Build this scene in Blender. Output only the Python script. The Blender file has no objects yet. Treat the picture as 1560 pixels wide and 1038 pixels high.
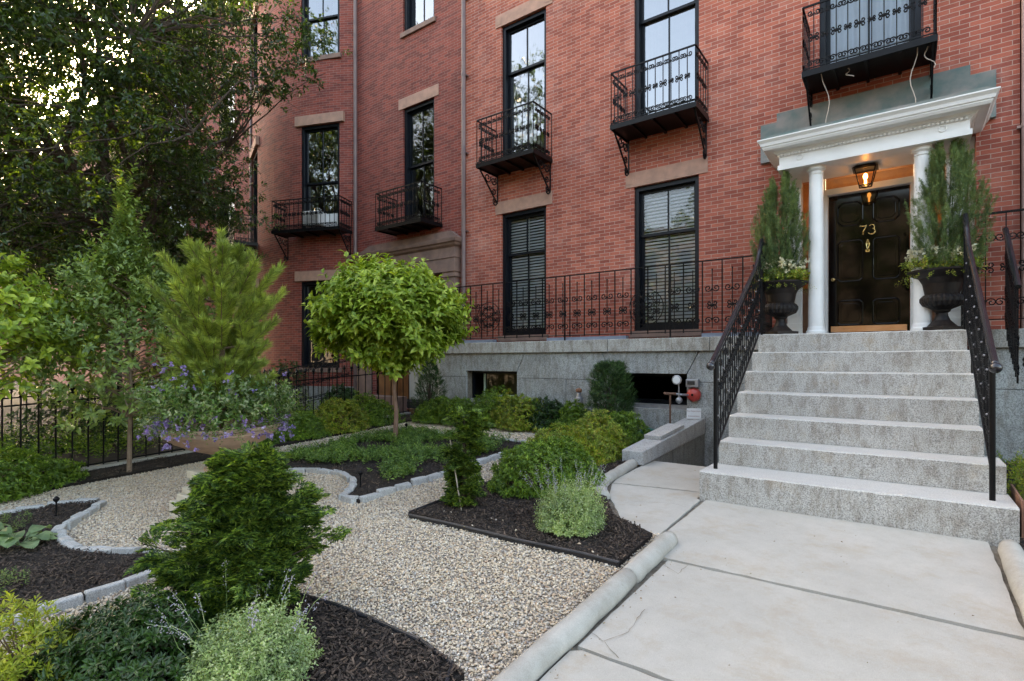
import bpy, math, random
import numpy as np
from mathutils import Matrix, Vector
PI = math.pi
sc = bpy.context.scene
col = sc.collection
rad = math.radians
CAM_H, FPX, YAW = 1.44, 816.0, math.atan(594/816)
SN, CS = math.sin(YAW), math.cos(YAW)

def gz(y):                      # the ground falls about 5 % from the houses to the street
    return 0.05*(min(max(y, -3.0), 9.5)-5.6)
gzv = lambda y: 0.05*(np.clip(y, -3.0, 9.5)-5.6)

def at(u, d):                   # ground position from a bearing and a distance
    r = (u-780)/FPX*d
    return (CS*r-SN*d, CS*d+SN*r)

def nrm(a):
    return a/np.maximum(np.linalg.norm(a, axis=-1, keepdims=True), 1e-9)

# ---------------------------------------------------------------- mesh builder
class M:
    def __init__(s, T=None):
        s.V = []; s.F = []; s.n = 0; s.T = T; s.UV = None
    def add(s, v, faces):
        v = np.asarray(v, float).reshape(-1, 3)
        if s.T is not None:
            t = np.array(s.T); v = v @ t[:3, :3].T + t[:3, 3]
        s.V.append(v)
        for f in faces:
            f = np.asarray(f, int)
            if f.size: s.F.append(f+s.n)
        s.n += len(v); return s
    def box(s, x0, x1, y0, y1, z0, z1):
        v = [(x0,y0,z0),(x1,y0,z0),(x1,y1,z0),(x0,y1,z0),(x0,y0,z1),(x1,y0,z1),(x1,y1,z1),(x0,y1,z1)]
        return s.add(v, [np.array([(0,3,2,1),(4,5,6,7),(0,1,5,4),(1,2,6,5),(2,3,7,6),(3,0,4,7)])])
    def prism(s, poly, z0, z1, axis='z', zf=None):
        # poly: list of 2D points; axis 'z' -> XY polygon, 'y' -> XZ polygon pushed through y, 'x' -> YZ polygon
        n = len(poly); P = np.array(poly, float)
        def mk(h):
            o = np.zeros((n, 3))
            if axis == 'z': o[:, 0] = P[:, 0]; o[:, 1] = P[:, 1]; o[:, 2] = h
            elif axis == 'y': o[:, 0] = P[:, 0]; o[:, 2] = P[:, 1]; o[:, 1] = h
            else: o[:, 1] = P[:, 0]; o[:, 2] = P[:, 1]; o[:, 0] = h
            return o
        a, b = mk(z0), mk(z1)
        if zf is not None: a[:, 2] += zf(a[:, 1]); b[:, 2] += zf(b[:, 1])
        i = np.arange(n); j = (i+1) % n
        return s.add(np.vstack([a, b]), [np.array([i[::-1]]), np.array([i+n]), np.stack([i, j, j+n, i+n], 1)])
    def tube(s, pts, r, n=6, cap=True):
        P = np.asarray(pts, float); k = len(P)
        R = np.full(k, r) if np.isscalar(r) else np.asarray(r, float)
        t = np.gradient(P, axis=0); t = nrm(t)
        ref = np.array([0, 0, 1.]) if abs(t[:, 2]).mean() < .8 else np.array([1., 0, 0])
        a = np.cross(t, ref); a = nrm(a); b = np.cross(t, a)
        an = np.arange(n)/n*2*PI+PI/4*(n == 4)
        v = P[:, None]+R[:, None, None]*(a[:, None]*np.cos(an)[None, :, None]+b[:, None]*np.sin(an)[None, :, None])
        i = np.arange(k-1)[:, None]*n; q = np.arange(n)[None]; q2 = (q+1) % n
        f = np.stack([i+q, i+q2, i+n+q2, i+n+q], -1).reshape(-1, 4)
        F = [f]
        if cap: F += [np.array([np.arange(n)[::-1]]), np.array([np.arange(n)+(k-1)*n])]
        return s.add(v.reshape(-1, 3), F)
    def bar(s, a, b, r, n=4): return s.tube([a, b], r, n)
    def lathe(s, prof, c=(0,0,0), n=24, sq=None, flute=0, fl=(0,0)):
        P = np.array(prof, float); k = len(P); an = np.arange(n)/n*2*PI
        rr = P[:, 0][:, None]*np.ones(n)[None]
        if flute:
            w = ((P[:, 1] > fl[0]) & (P[:, 1] < fl[1])).astype(float)[:, None]
            rr = rr*(1+w*.06*np.abs(np.sin(an*flute/2))[None]*1.0)
        if sq is not None:
            w = np.array(sq, float)[:, None]
            m = 1/np.maximum(np.abs(np.cos(an+PI/4)), np.abs(np.sin(an+PI/4)))[None]
            rr = rr*(1-w+w*m)
        v = np.stack([c[0]+rr*np.cos(an), c[1]+rr*np.sin(an), c[2]+P[:, 1][:, None]+0*rr], -1)
        i = np.arange(k-1)[:, None]*n; q = np.arange(n)[None]; q2 = (q+1) % n
        f = np.stack([i+q, i+q2, i+n+q2, i+n+q], -1).reshape(-1, 4)
        return s.add(v.reshape(-1, 3), [f, np.array([np.arange(n)[::-1]]), np.array([np.arange(n)+(k-1)*n])])
    def ball(s, c, r, sx=1, sy=1, sz=1, n=10):
        pr = [(max(r*math.sin(PI*i/n), 1e-4), -r*math.cos(PI*i/n)) for i in range(n+1)]
        m = M(); m.lathe(pr, n=max(8, n+2)); v = m.V[0]*np.array([sx, sy, sz])+np.array(c)
        return s.add(v, m.F)
    def build(s, name, mt, parent=None, smooth=False, world=False, bevel=0, label=None):
        me = bpy.data.meshes.new(name)
        V = np.vstack(s.V) if s.V else np.zeros((0, 3))
        me.vertices.add(len(V)); me.vertices.foreach_set('co', V.astype(np.float32).ravel())
        li = np.concatenate([f.ravel() for f in s.F]); ln = np.concatenate([np.full(len(f), f.shape[1]) for f in s.F])
        me.loops.add(len(li)); me.loops.foreach_set('vertex_index', li.astype(np.int32))
        me.polygons.add(len(ln))
        st = np.concatenate([[0], np.cumsum(ln)[:-1]])
        me.polygons.foreach_set('loop_start', st.astype(np.int32))
        try: me.polygons.foreach_set('loop_total', ln.astype(np.int32))
        except Exception: pass
        me.polygons.foreach_set('use_smooth', np.full(len(ln), bool(smooth)))
        if s.UV is not None:
            uv = me.uv_layers.new(name='UVMap')
            U = np.concatenate([u.ravel() for u in s.UV]); uv.data.foreach_set('uv', U.astype(np.float32))
        me.update(calc_edges=True)
        if mt is not None: me.materials.append(mt)
        o = bpy.data.objects.new(name, me); col.objects.link(o)
        if parent is not None:
            o.parent = parent
            if world: o.matrix_parent_inverse = Matrix.Translation(-Vector(parent.location))
        if bevel:
            b = o.modifiers.new('Bevel', 'BEVEL'); b.width = bevel; b.segments = 2; b.limit_method = 'ANGLE'; b.angle_limit = rad(40)
        if label: o['label'] = label
        return o

def tag(o, label=None, cat=None, group=None, kind=None):
    if label: o['label'] = label
    if cat: o['category'] = cat
    if group: o['group'] = group
    if kind: o['kind'] = kind
    return o
def thing(name, label, cat, loc=(0,0,0), rz=0, group=None):
    o = bpy.data.objects.new(name, None); col.objects.link(o); o.empty_display_size = .2
    o.location = loc; o.rotation_euler = (0, 0, rz)
    return tag(o, label, cat, group)
def copy_tree(o, parent=None):
    c = o.copy(); col.objects.link(c)
    if parent is not None: c.parent = parent
    for ch in list(o.children): copy_tree(ch, c)
    return c

# ---------------------------------------------------------------- materials
def newmat(name):
    m = bpy.data.materials.new(name); m.use_nodes = True
    nt = m.node_tree; b = nt.nodes['Principled BSDF']; return m, nt, b
def rgb(c): return (c[0], c[1], c[2], 1)
def node(nt, t, **k):
    n = nt.nodes.new(t)
    for a, v in k.items():
        if a.startswith('i_'): n.inputs[a[2:].replace('_', ' ')].default_value = v
        else: setattr(n, a, v)
    return n
def ramp(nt, fac, stops):
    r = nt.nodes.new('ShaderNodeValToRGB'); e = r.color_ramp.elements
    while len(e) < len(stops): e.new(.5)
    for q, (p, c) in zip(e, stops): q.position = p; q.color = rgb(c)
    nt.links.new(fac, r.inputs[0]); return r.outputs[0]
def mixc(nt, fac, a, b, mode='MIX'):
    m = nt.nodes.new('ShaderNodeMix'); m.data_type = 'RGBA'; m.blend_type = mode
    for s, v in ((0, fac), (6, a), (7, b)):
        if hasattr(v, 'is_output'): nt.links.new(v, m.inputs[s])
        else: m.inputs[s].default_value = v if s == 0 else rgb(v)
    return m.outputs[2]
def noise(nt, vec, scale, detail=4, rough=.55, sc3=None):
    if sc3 is not None:
        mp = nt.nodes.new('ShaderNodeMapping'); mp.inputs['Scale'].default_value = sc3
        nt.links.new(vec, mp.inputs['Vector']); vec = mp.outputs[0]
    n = nt.nodes.new('ShaderNodeTexNoise'); n.inputs['Scale'].default_value = scale
    n.inputs['Detail'].default_value = detail; n.inputs['Roughness'].default_value = rough
    nt.links.new(vec, n.inputs['Vector']); return n.outputs[0]
def bump(nt, b, h, strength, dist=.01):
    n = nt.nodes.new('ShaderNodeBump'); n.inputs['Strength'].default_value = strength; n.inputs['Distance'].default_value = dist
    nt.links.new(h, n.inputs['Height']); nt.links.new(n.outputs[0], b.inputs['Normal'])
def objc(nt): return nt.nodes.new('ShaderNodeTexCoord').outputs['Object']

def flat(name, c1, c2=None, scale=8, rough=.6, metal=0, bs=.15, spec=.5, bd=.004):
    m, nt, b = newmat(name); c2 = c2 or tuple(x*.75 for x in c1); v = objc(nt)
    n = noise(nt, v, scale); nt.links.new(ramp(nt, n, [(.35, c1), (.65, c2)]), b.inputs['Base Color'])
    b.inputs['Roughness'].default_value = rough; b.inputs['Metallic'].default_value = metal
    b.inputs['Specular IOR Level'].default_value = spec
    if bs: bump(nt, b, noise(nt, v, scale*6), bs, bd)
    return m
def brickmat(name, ca, cb, mortar, soot=.35, eff=.25):
    m, nt, b = newmat(name); uv = nt.nodes.new('ShaderNodeTexCoord').outputs['UV']
    w = node(nt, 'ShaderNodeVectorMath', operation='SCALE'); w.inputs['Scale'].default_value = .006
    nz = nt.nodes.new('ShaderNodeTexNoise'); nz.inputs['Scale'].default_value = 14; nt.links.new(uv, nz.inputs['Vector'])
    nt.links.new(nz.outputs['Color'], w.inputs[0])
    ad = node(nt, 'ShaderNodeVectorMath', operation='ADD'); nt.links.new(uv, ad.inputs[0]); nt.links.new(w.outputs[0], ad.inputs[1])
    br = nt.nodes.new('ShaderNodeTexBrick'); nt.links.new(ad.outputs[0], br.inputs['Vector'])
    for k, v in dict(Scale=1, Bias=.1).items(): br.inputs[k].default_value = v
    br.inputs['Mortar Size'].default_value = .0048; br.inputs['Mortar Smooth'].default_value = .25
    br.inputs['Brick Width'].default_value = .206; br.inputs['Row Height'].default_value = .0632
    br.inputs['Color1'].default_value = rgb(ca); br.inputs['Color2'].default_value = rgb(cb); br.inputs['Mortar'].default_value = rgb(mortar)
    # burnt headers: a second brick pattern on the same grid picks a few darker bricks
    b2 = nt.nodes.new('ShaderNodeTexBrick'); nt.links.new(ad.outputs[0], b2.inputs['Vector'])
    for k, v in dict(Scale=1, Bias=-.35).items(): b2.inputs[k].default_value = v
    b2.inputs['Mortar Size'].default_value = 0; b2.inputs['Brick Width'].default_value = .206; b2.inputs['Row Height'].default_value = .0632
    b2.offset_frequency = 2
    b2.inputs['Color1'].default_value = (1,1,1,1); b2.inputs['Color2'].default_value = (.55,.5,.5,1)
    c = mixc(nt, .55, br.outputs['Color'], b2.outputs['Color'], 'MULTIPLY')
    big = noise(nt, uv, .55, 5, .6); st = noise(nt, uv, 2.2, 4, .6, (1.6, .35, 1))
    c = mixc(nt, soot, c, ramp(nt, big, [(.3, (.62,.55,.55)), (.7, (1,1,1))]), 'MULTIPLY')
    c = mixc(nt, soot*.7, c, ramp(nt, st, [(.3, (.6,.56,.56)), (.6, (1,1,1))]), 'MULTIPLY')
    ef = noise(nt, uv, 1.1, 6, .7)
    c = mixc(nt, ramp(nt, ef, [(.52, (0,0,0)), (.8, (eff,)*3)]), c, (.62,.42,.36))
    g = noise(nt, uv, 70, 3)
    c = mixc(nt, .35, c, ramp(nt, g, [(.3, (.7,.7,.7)), (.7, (1.1,1.1,1.1))]), 'MULTIPLY')
    nt.links.new(c, b.inputs['Base Color']); b.inputs['Roughness'].default_value = .85
    inv = node(nt, 'ShaderNodeMath', operation='MULTIPLY_ADD'); nt.links.new(br.outputs['Fac'], inv.inputs[0]); inv.inputs[1].default_value = -1; nt.links.new(g, inv.inputs[2])
    bump(nt, b, inv.outputs[0], .7, .006)
    return m
def granite(name, base, speck, stain=.5, scale=1., mott=.5, stc=(.45,.33,.2), lit_tops=False):
    m, nt, b = newmat(name); v = objc(nt)
    s1 = noise(nt, v, 95*scale, 3, .7); s2 = noise(nt, v, 210*scale, 2, .6)
    c = ramp(nt, s1, [(.36, speck), (.5, base), (.66, tuple(min(1, x*1.35) for x in base))])
    c = mixc(nt, .5, c, ramp(nt, s2, [(.38, (.35,.35,.37)), (.52, (1,1,1))]), 'MULTIPLY')
    big = noise(nt, v, 1.7, 5, .65); c = mixc(nt, mott, c, ramp(nt, big, [(.3, (.55,.53,.52)), (.65, (1,1,1))]), 'MULTIPLY')
    drip = noise(nt, v, 5, 6, .75, (2.2, 2.2, .8)); c = mixc(nt, stain, c, ramp(nt, drip, [(.38, (.50,.43,.36)), (.55, (1,1,1))]), 'MULTIPLY')
    ru = noise(nt, v, 2.6, 5, .7); c = mixc(nt, ramp(nt, ru, [(.56, (0,0,0)), (.75, (stain*.7,)*3)]), c, stc)
    if lit_tops:    # overhead light painted into the upward faces, the risers keep their grime
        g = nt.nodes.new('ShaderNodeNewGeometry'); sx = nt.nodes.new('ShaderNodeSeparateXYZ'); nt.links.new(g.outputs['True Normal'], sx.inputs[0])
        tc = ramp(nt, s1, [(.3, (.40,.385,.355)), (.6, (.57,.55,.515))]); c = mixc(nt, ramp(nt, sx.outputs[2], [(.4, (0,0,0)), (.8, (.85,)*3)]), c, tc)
    nt.links.new(c, b.inputs['Base Color']); b.inputs['Roughness'].default_value = .8
    bump(nt, b, s1, .35, .006)
    return m
def leafmat(name, cols, rough=.42, trans=.25, tcol=None, spec=.4):
    m, nt, b = newmat(name); g = nt.nodes.new('ShaderNodeNewGeometry')
    k = len(cols); c = ramp(nt, g.outputs['Random Per Island'], [(i/(k-1)*.9+.05, cc) for i, cc in enumerate(cols)])
    n = noise(nt, objc(nt), 2.3, 3); c = mixc(nt, .7, c, ramp(nt, n, [(.35, (.55,.62,.58)), (.65, (1.2,1.15,.9))]), 'MULTIPLY'); c = mixc(nt, .6, c, ramp(nt, noise(nt, objc(nt), 14, 2), [(.38, (.5,.55,.5)), (.62, (1.2,1.15,1.))]), 'MULTIPLY')
    nt.links.new(c, b.inputs['Base Color']); b.inputs['Roughness'].default_value = rough; b.inputs['Specular IOR Level'].default_value = spec
    if trans:
        t = nt.nodes.new('ShaderNodeBsdfTranslucent')
        c2 = mixc(nt, 1, c, tcol or (1.5, 1.5, .7), 'MULTIPLY'); nt.links.new(c2, t.inputs[0])
        mx = nt.nodes.new('ShaderNodeMixShader'); mx.inputs[0].default_value = trans
        nt.links.new(b.outputs[0], mx.inputs[1]); nt.links.new(t.outputs[0], mx.inputs[2])
        nt.links.new(mx.outputs[0], nt.nodes['Material Output'].inputs[0])
    return m
def islandmat(name, cols, rough=.8, bs=0):
    m, nt, b = newmat(name); g = nt.nodes.new('ShaderNodeNewGeometry'); k = len(cols)
    c = ramp(nt, g.outputs['Random Per Island'], [(i/(k-1), cc) for i, cc in enumerate(cols)])
    nt.links.new(c, b.inputs['Base Color']); b.inputs['Roughness'].default_value = rough
    return m
def glassmat(name, ior=2.0, tint=(.93,.96,.97), wav=.02, lo=0.0):
    m = bpy.data.materials.new(name); m.use_nodes = True; nt = m.node_tree
    nt.nodes.remove(nt.nodes['Principled BSDF'])
    fr = nt.nodes.new('ShaderNodeFresnel'); fr.inputs['IOR'].default_value = ior
    gl = nt.nodes.new('ShaderNodeBsdfGlossy'); gl.inputs['Roughness'].default_value = .0; gl.inputs['Color'].default_value = (.95,.97,1,1)
    tr = nt.nodes.new('ShaderNodeBsdfTransparent'); tr.inputs[0].default_value = rgb(tint)
    mx = nt.nodes.new('ShaderNodeMixShader'); o = nt.nodes['Material Output']
    nt.links.new(fr.outputs[0], mx.inputs[0]); nt.links.new(tr.outputs[0], mx.inputs[1]); nt.links.new(gl.outputs[0], mx.inputs[2]); nt.links.new(mx.outputs[0], o.inputs[0])
    bp = nt.nodes.new('ShaderNodeBump'); bp.inputs['Strength'].default_value = wav; bp.inputs['Distance'].default_value = .05
    nt.links.new(noise(nt, objc(nt), 3.5, 2), bp.inputs['Height'])
    nt.links.new(bp.outputs[0], gl.inputs['Normal']); nt.links.new(bp.outputs[0], fr.inputs['Normal'])
    return m
def emit(name, c, s):
    m, nt, b = newmat(name); b.inputs['Emission Color'].default_value = rgb(c); b.inputs['Emission Strength'].default_value = s
    b.inputs['Base Color'].default_value = rgb(c); return m

BR = brickmat('pale red brick', (.60,.165,.10), (.42,.10,.064), (.62,.44,.36), .6, .3)
BR2 = brickmat('deep red brick', (.37,.075,.05), (.23,.05,.04), (.36,.21,.17), .5, .08)
BROWNSTONE = flat('brownstone', (.27,.165,.13), (.19,.12,.1), 5, .85, bs=.3)
LINTEL = flat('pinkish brownstone lintel', (.48,.27,.20), (.36,.21,.16), 6, .85, bs=.4)
GRAN = granite('grey step granite', (.54,.52,.48), (.26,.245,.23), .6, 1., .45, lit_tops=True)
GRANB = granite('blue grey foundation granite', (.43,.445,.43), (.21,.225,.225), .6, .8, .75, (.24,.23,.19))
COPING = granite('weathered coping granite', (.50,.49,.45), (.25,.25,.24), .75, .8, .6, (.25,.22,.17))
WALLG = granite('low wall granite', (.47,.465,.45), (.22,.22,.215), .35, 1.1, .2)
def concrete(name, ca, cb, stain, grain=.12):
    m, nt, b = newmat(name); v = objc(nt); n1 = noise(nt, v, 1.3, 6, .7); n2 = noise(nt, v, 260, 2); n3 = noise(nt, v, 9, 5, .7)
    c = ramp(nt, n1, [(.3, cb), (.68, ca)]); c = mixc(nt, grain, c, ramp(nt, n2, [(.35, (.55,.55,.55)), (.6, (1.05,1.05,1.05))]), 'MULTIPLY')
    c = mixc(nt, .35, c, ramp(nt, n3, [(.3, (.82,.80,.77)), (.6, (1,1,1))]), 'MULTIPLY')
    c = mixc(nt, ramp(nt, noise(nt, v, 2.7, 6, .75), [(.50, (0,0,0)), (.72, (.5,)*3)]), c, stain)
    g = nt.nodes.new('ShaderNodeNewGeometry'); c = mixc(nt, .8, c, ramp(nt, g.outputs['Random Per Island'], [(0, (.86,.85,.83)), (.5, (1,.99,.97)), (1, (.93,.93,.94))]), 'MULTIPLY')
    nt.links.new(c, b.inputs['Base Color']); b.inputs['Roughness'].default_value = .85; bump(nt, b, n2, .12, .003); return m
CONC = concrete('path concrete', (.50,.475,.43), (.41,.39,.35), (.35,.27,.18), .35)
CURB = concrete('kerb concrete', (.52,.50,.455), (.33,.31,.275), (.20,.185,.15), .45)
JOINT = flat('dark joint dirt', (.13,.105,.08), (.22,.19,.15), 20, .95)
COBBLE = granite('pale granite block', (.52,.52,.50), (.34,.34,.33), .3, 1.2, .3)
CASTST = flat('cast stone', (.62,.58,.48), (.5,.46,.36), 7, .8, bs=.3)
TERRA = flat('weathered terracotta', (.48,.32,.23), (.34,.24,.18), 6, .85, bs=.3)
WHITE = flat('white paint', (.80,.80,.78), (.72,.72,.70), 3, .4, bs=.03)
IRON = flat('black painted iron', (.0035,.0035,.0045), (.006,.006,.007), 12, .38, bs=.1, spec=.18)
IRONR = flat('worn iron urn', (.006,.006,.007), (.022,.013,.009), 4, .5, bs=.2, spec=.3)
RAILM = flat('glossy black handrail', (.010,.010,.014), (.018,.018,.022), 10, .25, bs=.03, spec=.7)
BLACKW = flat('black window paint', (.003,.0045,.009), (.005,.007,.010), 6, .4, bs=.03, spec=.25)
DOORM = flat('black gloss door', (.002,.0016,.0016), (.004,.0022,.002), 2, .06, bs=0, spec=.3)
BRASS = flat('polished brass', (.75,.55,.25), (.65,.45,.18), 10, .22, 1, bs=.03)
COPPER = flat('copper kick plate', (.80,.45,.25), (.7,.36,.18), 6, .3, .7, bs=.03)
WOOD = flat('warm varnished wood', (.42,.17,.05), (.3,.11,.035), 5, .35, bs=.05)
SLATE = flat('verdigris slate flashing', (.10,.15,.14), (.24,.22,.20), 3.2, .8, bs=.4)
PIPE = flat('brown painted downspout', (.20,.13,.12), (.15,.10,.10), 5, .5, bs=.1)
BLIND = flat('white blind slats', (.86,.89,.93), (.82,.86,.90), 3, .5, bs=0)
CURT = flat('pale blue sheer curtain', (.66,.76,.88), (.58,.68,.80), 3, .7, bs=.1)
CURTD = flat('grey curtain', (.25,.27,.27), (.18,.2,.2), 3, .8, bs=.1)
GLASS = glassmat('window glass', 1.75)
GLASSR = glassmat('old reflective glass', 3.4, (.5,.55,.55), .05)
ROOFM = flat('dark roof', (.06,.06,.06), None, 2, .9)
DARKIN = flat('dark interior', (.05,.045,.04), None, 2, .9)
RED = flat('red alarm paint', (.55,.06,.05), (.45,.05,.04), 8, .3)
METAL = flat('dull galvanised metal', (.4,.4,.42), (.3,.3,.32), 10, .4, .6)
PLASTW = flat('white plastic', (.75,.75,.74), (.68,.68,.68), 5, .45)
EDGE = flat('black plastic edging', (.015,.016,.018), (.03,.03,.035), 8, .4)
TARP = flat('green tarp', (.03,.16,.12), (.02,.10,.08), 4, .5, bs=.4)
BARK = flat('brown bark', (.10,.07,.05), (.05,.038,.03), 14, .95, bs=.8, bd=.01)
BARKP = flat('pale bark', (.30,.22,.16), (.2,.14,.1), 14, .9, bs=.6)
TWIG = flat('twig', (.16,.10,.06), (.10,.06,.035), 20, .9)
# ---------------------------------------------------------------- walls
def wall(s0, s1, z0, z1, ops, mp, depth=.2, smax=None):
    """one brick skin with real openings and reveals; mp(s, t) -> x, y; UVs in metres"""
    ss = {s0, s1}; zz = {z0, z1}
    for a, b, c, d in ops: ss |= {a, b}; zz |= {c, d}
    ss = sorted(ss); zz = sorted(zz)
    if smax:
        o = []
        for a, b in zip(ss, ss[1:]):
            k = max(1, math.ceil((b-a)/smax)); o += [a+(b-a)*i/k for i in range(k)]
        ss = o+[ss[-1]]
    v = []; f = []; uv = []
    def q(pts, uvs):
        n = len(v); v.extend(pts); f.append((n, n+1, n+2, n+3)); uv.append(uvs)
    for a, b in zip(ss, ss[1:]):
        for c, d in zip(zz, zz[1:]):
            sm, zm = (a+b)/2, (c+d)/2
            if any(o[0] < sm < o[1] and o[2] < zm < o[3] for o in ops): continue
            q([(*mp(a, 0), c), (*mp(b, 0), c), (*mp(b, 0), d), (*mp(a, 0), d)], [(a, c), (b, c), (b, d), (a, d)])
    for a, b, c, d in ops:
        q([(*mp(a, 0), c), (*mp(a, 0), d), (*mp(a, depth), d), (*mp(a, depth), c)], [(a, c), (a, d), (a+depth, d), (a+depth, c)])
        q([(*mp(b, 0), d), (*mp(b, 0), c), (*mp(b, depth), c), (*mp(b, depth), d)], [(b, d), (b, c), (b+depth, c), (b+depth, d)])
        q([(*mp(a, 0), d), (*mp(b, 0), d), (*mp(b, depth), d), (*mp(a, depth), d)], [(a, d), (b, d), (b, d+depth), (a, d+depth)])
        q([(*mp(b, 0), c), (*mp(a, 0), c), (*mp(a, depth), c), (*mp(b, depth), c)], [(b, c), (a, c), (a, c+depth), (b, c+depth)])
    m = M(); m.add(v, [np.array(f)]); m.UV = [np.array(uv)]
    return m
def flatmap(y0): return lambda s, t: (s, y0+t)
def frame_of(mp, s, z):       # local frame: x along the wall, y inwards, z up, origin on the wall face
    p = np.array(mp(s, 0)); t = np.array(mp(s+.01, 0))-np.array(mp(s-.01, 0)); t = t/np.linalg.norm(t)
    return Matrix(((t[0], -t[1], 0, p[0]), (t[1], t[0], 0, p[1]), (0, 0, 1, z), (0, 0, 0, 1)))

def window(bld, T, w, h, mid, muntin=1, kind='dark', lintel=True, rows=0, glass=None, sill=True, lmat=None, mname='window', lf=0):
    """double hung sash window; local x centred, y inwards, z from the sill"""
    m = M(T); hw = w/2; j = .075
    m.box(-hw, -hw+j, .05, .24, 0, h); m.box(hw-j, hw, .05, .24, 0, h)          # jambs
    m.box(-hw+j, hw-j, .05, .24, h-j, h); m.box(-hw+j, hw-j, .06, .26, 0, .07)
    x0, x1 = -hw+j, hw-j; s = .05
    for (a, b, y) in ((mid-.02, h-j, .14), (.07, mid+.03, .185)):             # upper sash in front of the lower one
        m.box(x0, x0+s, y, y+.04, a, b); m.box(x1-s, x1, y, y+.04, a, b)
        m.box(x0+s, x1-s, y+.001, y+.041, b-s, b); m.box(x0+s, x1-s, y+.001, y+.041, a, a+s+(.02 if y > .15 else 0))
        for k in range(muntin):
            xc = x0+(x1-x0)*(k+1)/(muntin+1); m.box(xc-.012, xc+.012, y+.006, y+.034, a+s, b-s)
        for k in range(rows):
            zc = a+(b-a)*(k+1)/(rows+1); m.box(x0+s, x1-s, y+.008, y+.032, zc-.011, zc+.011)
    o = m.build(mname, BLACKW, bld, world=True)
    g = M(T)
    for (a, b, y) in ((mid+.03, h-j-s, .162), (.14, mid-.02, .206)):
        g.add([(x0+s, y, a), (x1-s, y, a), (x1-s, y, b), (x0+s, y, b)], [np.array([(0, 1, 2, 3)])])
    g.build('pane', glass or GLASS, o)
    if kind == 'blind':
        b = M(T); n = int((h-.2)/.062); 
        for i in range(n):
            zc = .12+i*.062
            b.add([(x0, .225, zc-.025), (x1, .225, zc-.025), (x1, .268, zc+.022), (x0, .268, zc+.022)], [np.array([(0, 1, 2, 3)])])
        b.box((x0+x1)/2-.01, (x0+x1)/2+.01, .226, .232, .1, h-.1)
        b.build('blind', BLIND, o)
    if kind in ('sheer', 'split', 'grey'):
        b = M(T); k = 90; xs = np.linspace(x0, x1, k)
        if kind == 'split': xs = np.concatenate([np.linspace(x0, x0+.28*(x1-x0), 40), np.linspace(x1-.28*(x1-x0), x1, 40)]); 
        kk = len(xs); ys = .27+.018*np.sin(xs*55)+.01*np.sin(xs*23+1)
        lo = np.stack([xs, ys, np.full(kk, .08)], 1); hi = np.stack([xs, ys, np.full(kk, h-.08)], 1)
        i = np.arange(kk-1)
        if kind == 'split': i = i[i != 39]
        b.add(np.vstack([lo, hi]), [np.stack([i, i+1, i+1+kk, i+kk], 1)])
        b.build('curtain', CURTD if kind == 'grey' else CURT, o, smooth=True)
    if lintel:
        l = M(T); l.box(-hw-.15, hw+.15, -.018-lf, .1, h+.002, h+.27)
        l.box(-hw-.15, -hw+.02, -.024, -.018, h+.06, h+.21) if lintel == 2 else None
        l.box(hw-.02, hw+.15, -.024, -.018, h+.06, h+.21) if lintel == 2 else None
        l.build('lintel', lmat or LINTEL, o, bevel=.006)
    if sill:
        l = M(T); l.box(-hw-.06, hw+.06, -.05, .22, -.12, -.001); l.build('sill', lmat or BROWNSTONE, o, bevel=.006)
    return o

# ---------------------------------------------------------------- ironwork
def spiral(c, e1, e2, r, a0, turns=1.35, sg=1, n=15):
    t = np.linspace(0, 1, n); a = a0+sg*turns*2*PI*t; rr = r*(1-.78*t)
    return np.array(c)+rr[:, None]*(np.cos(a)[:, None]*np.array(e1)+np.sin(a)[:, None]*np.array(e2))
def scroll_pair(m, c, e1, e2, r, w, up=1):
    # two curls leaving one stem, mirrored
    for sg in (-1, 1):
        cc = np.array(c)+np.array(e1)*sg*r*1.02
        p = spiral(cc, np.array(e1)*-sg, np.array(e2)*up, r, 0, 1.3, 1, 13); m.tube(p, w, 4, False)
def rosette(m, c, e1, e2, r, w):
    for sx in (-1, 1):
        for sy in (-1, 1):
            cc = np.array(c)+np.array(e1)*sx*r*1.05+np.array(e2)*sy*r*.9
            m.tube(spiral(cc, np.array(e1)*-sx, np.array(e2)*-sy, r*.95, .4, 1.1, 1, 9), w, 4, False)
    m.ball(c, w*1.8, n=4)
def panel(m, A, B, H, pitch=.13, rows=(.1, .5, .88), r=.042, bw=.0085, short=False, mainr=.009, rail=True, curls=True):
    A = np.array(A, float); B = np.array(B, float); L = np.linalg.norm(B-A); e1 = (B-A)/L; up = np.array([0, 0, 1.])
    n = max(1, round(L/pitch))
    for k in range(n+1):
        p = A+e1*L*k/n; main = (not short) or k % 2 == 0
        top = H if main else H*.86
        m.bar(p+up*.0, p+up*top, bw if not (short and main) else mainr)
        if short and not main: m.ball(p+up*top, .012, sz=1.8, n=4)
        if not curls: continue
        m.bar(p+up*0, p+up*.01, bw)
    if curls:
        for k in range(n+1):
            p = A+e1*L*k/n
            if 0 < k < n:
                scroll_pair(m, p+up*H*rows[0], e1, up, r, bw*1.15, 1)
                scroll_pair(m, p+up*H*rows[2], e1, up, r, bw*1.15, -1)
            if 0 < k < n: rosette(m, p+up*H*rows[1], e1, up, r*(.8 if k % 2 else .55), bw*1.2)
    if rail:
        m.bar(A+up*H, B+up*H, .016); m.bar(A+up*.03, B+up*.03, .010)
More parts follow.
